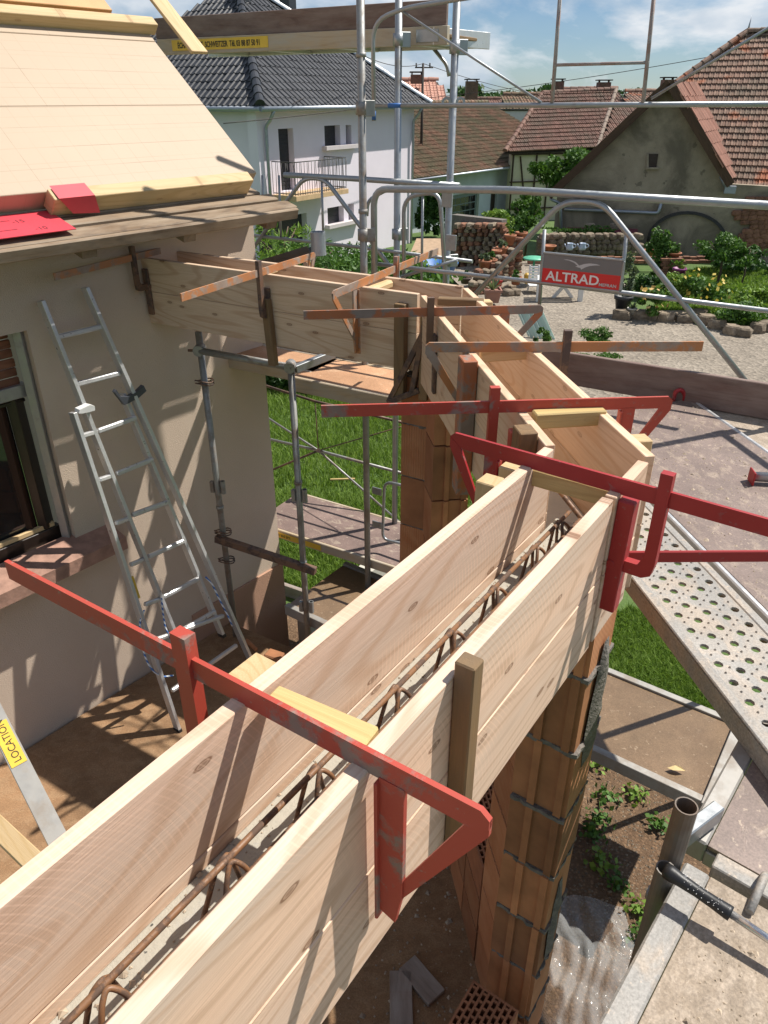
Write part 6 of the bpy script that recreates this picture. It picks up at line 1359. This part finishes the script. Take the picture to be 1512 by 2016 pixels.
# curved stair wall of rubble and brick carrying pots
stp = root('garden_steps', 'stepped rubble wall of bricks carrying terracotta pots', 'steps', PZ(975, 560, -4.7))
steps = [(1008, 470, 22.6), (990, 488, 22.0), (978, 505, 21.4), (965, 520, 20.9), (955, 535, 20.4), (945, 552, 19.9)]
for u, v, y in steps:
    p = PY(u, v, y); zz = zg(y) - .1
    while zz < p.z - .02:
        for k in range(3): stone(stp, V((p.x - .18 + .2 * k, p.y + rs.uniform(-.05, .05), zz + .05)), V((1, .2, 0)), .22, .32, .13, STR + STN[:2])
        zz += .115
def pot(label, u, v, y, r, h, mat, plant=None, square=False, seed=0, psz=.05, pn_=220, pk='mid', grp='flower pots of the garden', prx=None, prz=None):
    p = PY(u, v, y); R_ = root('flower_pot', label, 'flower pot', p, grp)
    if square:
        a = r; vs = [(-a * .75, -a * .75, 0), (a * .75, -a * .75, 0), (a * .75, a * .75, 0), (-a * .75, a * .75, 0)] + [(x * a * k, y_ * a * k, z_) for z_, k in ((h * .82, .95), (h * .82, 1.08), (h, 1.08), (h, .92), (h * .85, .9)) for x, y_ in ((-1, -1), (1, -1), (1, 1), (-1, 1))]
        fs = [(0, 3, 2, 1)] + [(4 * j + i, 4 * j + (i + 1) % 4, 4 * j + 4 + (i + 1) % 4, 4 * j + 4 + i) for j in range(5) for i in range(4)] + [(20, 21, 22, 23)]
        obj('pot', fixn(mesh('pot', vs, fs)), mat, Matrix.Translation(p), R_)
    else: lathe('pot', [(0, 0), (r * .68, 0), (r * .92, h * .78), (r * 1.06, h * .78), (r * 1.08, h), (r * .94, h), (r * .9, h * .85), (0, h * .84)], Matrix.Translation(p), mat, R_, n=14)
    if plant == 'leaf':
        c = p + V((0, 0, h + (prz or r * .5))); foliage('plant', [leaf_arr(c, (prx or r * .9, prx or r * .9, prz or r * .8), pn_, psz, 300 + seed, clumps=8)], MLV[pk], R_, c)
    if plant == 'agave':
        vs = []; fs = []; rr = random.Random(seed)
        for k in range(18):
            g = rr.uniform(0, 6.3); e = rr.uniform(.5, 1.3); L_ = h * rr.uniform(1.1, 1.7); d = V((math.cos(g) * math.cos(e), math.sin(g) * math.cos(e), math.sin(e))); s_ = V((-math.sin(g), math.cos(g), 0)); b0 = len(vs); o = V((0, 0, h * .85))
            vs += [o - s_ * .025, o + s_ * .025, o + d * L_ * .5 + s_ * .022, o + d * L_, o + d * L_ * .5 - s_ * .022]; fs += [(b0, b0 + 1, b0 + 2, b0 + 4), (b0 + 4, b0 + 2, b0 + 3)]
        obj('plant', mesh('agave', vs, fs), MLV['grey'], Matrix.Translation(p), R_)
    return R_
MTC = M_plain('terracotta', (.36, .145, .075), .85, var=.18, scale=7); MTC2 = M_plain('pink_planter', (.34, .17, .125), .7, var=.12)
MBLP = M_plain('black_plastic', (.03, .032, .036), .5, var=.2); MPUR = M_plain('purple_pot', (.22, .03, .16), .5, var=.1); MCRE = M_plain('cream_pot', (.5, .48, .42), .6)
pot('terracotta pot with prickly pear on the top step', 1003, 482, 22.5, .17, .28, MTC, 'leaf', pk='lime', seed=1, pn_=90, prz=.28)
pot('tall terracotta pot beside the prickly pear', 1025, 478, 22.8, .17, .30, MTC, 'leaf', pk='dark', seed=2)
pot('terracotta pot with trailing succulent on the second step', 987, 502, 21.9, .17, .22, MTC, 'leaf', pk='grey', seed=3)
pot('small empty terracotta pot between the steps', 977, 507, 21.6, .14, .20, MTC)
pot('terracotta pot with grey green herb on the stairs', 954, 531, 20.8, .17, .25, MTC, 'leaf', pk='grey', seed=4)
pot('terracotta pot half hidden behind the herb pot', 966, 528, 21.0, .16, .24, MTC, 'leaf', pk='mid', seed=5)
pot('brown bowl pot at the stair foot beside the formwork', 916, 558, 20.3, .16, .16, M_plain('brown_pot', (.15, .10, .08), .8), 'leaf', pk='dark', seed=6)
pot('low brown pot with dry plant near the white chair', 1015, 560, 20.0, .15, .2, MTC, 'leaf', pk='mid', seed=16)
pot('large square pink planter with spiky agave', 968, 594, 18.6, .20, .32, MTC2, 'agave', square=True, seed=7)
pot('small red bucket behind the square planter', 982, 563, 19.6, .10, .16, M_plain('red_bucket', (.45, .03, .03), .5))
pot('black pot with grey olive bush beside the rockery', 1224, 612, 17.6, .21, .36, MBLP, 'leaf', pk='grey', seed=8, pn_=900, psz=.045, prx=.33, prz=.50)
pot('aloe in a small white pot by the black pot', 1243, 618, 17.3, .11, .14, MCRE, 'agave', seed=9)
pot('purple pot with yellow succulent before the brick block', 1335, 546, 20.2, .17, .24, MPUR, 'leaf', pk='lime', seed=10, pn_=120)
pot('terracotta trough pot on the wall by the brick block', 1325, 507, 21.5, .20, .14, MTC, 'leaf', pk='mid', seed=11, pn_=90)
pot('terracotta window box on the brick ledge', 1275, 503, 22.6, .22, .15, MTC, 'leaf', pk='mid', seed=12, pn_=60)
pot('terracotta box below the pale stone wall', 1080, 492, 24.3, .22, .14, MTC)
# brick block behind purple pot
bb = root('brick_block', 'squat block of stacked old bricks behind the purple pot', 'brick pile', PY(1325, 550, 21.2))
for r_ in range(9):
    for k in range(3): p = PY(1306 + 15 * k + 4 * (r_ % 2), 552 - 5.2 * r_, 21.3); box('brick', frame(p, V((1, .1, 0))), (.205, .2, .068), MSTR, bb, bev=.006)
# watering cans, shelf
MJUG = M_plain('pale_blue_enamel', (.42, .5, .62), .4, var=.08)
for lab, u in (('pale blue jug on the brick ledge', 1121), ('second pale blue jug tipped on the brick ledge', 1146)):
    p = PY(u, 492, 23.8); J = root('enamel_jug', lab, 'jug', p); lathe('body', [(0, 0), (.10, .0), (.12, .08), (.08, .17), (.10, .2), (.085, .2), (.07, .17), (.0, .03)], Matrix.Translation(p), MJUG, J, n=14); tube('handle', [p + V((.09, 0, .05)), p + V((.19, 0, .09)), p + V((.17, 0, .16)), p + V((.08, 0, .17))], .014, MJUG, J, fil=.04, n=6); tube('spout', [p + V((-.09, 0, .06)), p + V((-.17, 0, .18))], .02, MJUG, J, n=6)
sh = root('plank_shelf', 'dark red slatted bench top behind the stone wall', 'bench', PY(1190, 465, 25.9)); MDRD = M_plain('dark_red_paint', (.16, .03, .045), .5, var=.15)
for k in range(3): a, b_ = PY(1115, 449 + 2.5 * k, 26.4 - .18 * k), PY(1255, 452 + 2.5 * k, 26.2 - .18 * k); beam('slat', a, b_, .12, .04, MDRD, sh)
for u in (1128, 1235): p = PY(u, 456, 26.2); beam('leg', p, V((p.x, p.y, zg(26))), .1, .1, MTIM, sh, up=V((1, 0, 0)))
for lab, u in (('grey brown rock standing on the dark red bench', 1162), ('flat rock standing on the dark red bench end', 1210)): p = PY(u, 447, 26.2); stone(None, p + V((0, 0, .02)), V((1, 0, 0)), .34, .25, .2, STN, 'rock', label=lab, cat='rock')
# rockery stones along the bed
for i, (u, v) in enumerate(((1225, 622), (1262, 622), (1285, 624), (1310, 626), (1335, 622), (1352, 628), (1390, 632), (1412, 640), (1440, 652), (1462, 655), (1490, 648), (1508, 645), (1375, 618))):
    p = PZ(u, v, ZG + .08); stone(None, p, V((1, rs.uniform(-.5, .5), 0)), rs.uniform(.3, .5), .3, rs.uniform(.2, .32), STN, 'rock', label='rough stone edging the planted bed along the gravel', cat='rock', group='rockery stones')
for i, (u, v) in enumerate(((1005, 568), (990, 570), (1015, 577), (1000, 578))):
    p = PZ(u, v, ZG + .06); stone(None, p, V((1, .2, 0)), rs.uniform(.25, .4), .25, .22, STN, 'rock', label='loose stone at the foot of the garden steps', cat='rock', group='stones at the step foot')
# white table, bench and chair
MWP = M_plain('white_paint', (.72, .72, .70), .5, var=.05); MGT = M_plain('green_top', (.12, .45, .28), .4)
tb_ = root('picnic_table', 'white garden table behind the red sign', 'table', PZ(1105, 585, ZG)); yT = 19.0
for k in range(4): a, b_ = PY(1058, 552 - 2.6 * k, yT + .16 * k), PY(1150, 556 - 2.6 * k, yT + .16 * k); beam('top_board', a, b_, .13, .035, MWP, tb_)
for u in (1063, 1146): p = PY(u, 556, yT); beam('leg', V((p.x, p.y, ZG)), p, .08, .12, MWP, tb_, up=V((1, 0, 0)))
for s_ in (-1, 1): c = PY(1108, 580, yT + .4); beam('cross_leg', V((c.x - .25 * s_, c.y, ZG)), V((c.x + .25 * s_, c.y, ZG + .6)), .08, .07, MWP, tb_, up=V((0, 1, 0)))
ch = root('garden_chair', 'white slatted garden chair beside the table', 'chair', PZ(1052, 585, ZG)); yC = 20.2
for k in range(6): a, b_ = PY(1043, 526 + 5.6 * k, yC), PY(1063, 526 + 5.6 * k, yC); beam('slat', a, b_, .02, .05, MWP, ch)
for u in (1044, 1062): p = PY(u, 522, yC); beam('leg', V((p.x, p.y, zg(20))), p, .03, .04, MWP, ch, up=V((1, 0, 0)))
p = PY(1053, 560, yC - .25); box('seat', Matrix.Translation(p), (.36, .4, .03), MWP, ch)
gt_ = root('bistro_table', 'round green topped small table behind the chair', 'table', PZ(1052, 560, zg(21))); p = PY(1052, 510, 21.0); lathe('table_top', [(0, 0), (.30, 0), (.31, .02), (.3, .04), (0, .045)], Matrix.Translation(p), MGT, gt_, n=20); tube('leg', [V((p.x, p.y, zg(21))), p], .03, MGT, gt_, n=8)
yl = PY(1038, 548, 20.6); box('yellow_crate', frame(yl, dr(20)), (.16, .16, .28), M_plain('yellow_plastic', (.6, .36, .05), .5), label='small yellow watering can beside the white chair', cat='watering can', bev=.04)
# corrugated sheet lying by the weeds
cs_ = PZ(1062, 660, ZG + .05); vs = []; fs = []; n_ = 28
fx = (PZ(1085, 640, ZG + .2) - PZ(1040, 668, ZG + .05)); ey = V((-.35, .5, .55))
for i in range(n_ + 1):
    for j in (0, 1): t = i / n_; vs.append(V((t * .55, -t * .12, .05 * math.sin(t * 2 * math.pi * 6))) + V((-.25, .30, .50)) * j)
for i in range(n_): fs.append((2 * i, 2 * i + 2, 2 * i + 3, 2 * i + 1))
cso = obj('corrugated_sheet', mesh('corrugated', vs, fs), M_plain('pale_green_tin', (.45, .56, .50), .4, var=.1), Matrix.Translation(PZ(1040, 664, ZG + .03)), label='pale green corrugated sheet propped on the gravel', cat='corrugated sheet')
sm = cso.modifiers.new('thickness', 'SOLIDIFY'); sm.thickness = .008
# blue tarps and clutter behind the gate
for lab, u, v, s_ in (('blue tub behind the gate loop', 862, 528, .42), ('second blue tub lying lower behind the gate loop', 846, 548, .5)):
    p = PY(u, v, 16.5); R_ = root('blue_tub', lab, 'tub', p - V((0, 0, .2))); lathe('body', [(0, 0), (s_ * .7, 0), (s_, .3), (s_ * 1.05, .3), (s_ * 1.05, .33), (s_ * .93, .33), (s_ * .66, .03), (0, .03)], Matrix.Translation(V((p.x, p.y, p.z - .2))), M_plain('blue_plastic', (.03, .14, .38), .45), R_, n=18)
car = PY(1098, 442, 27.5)
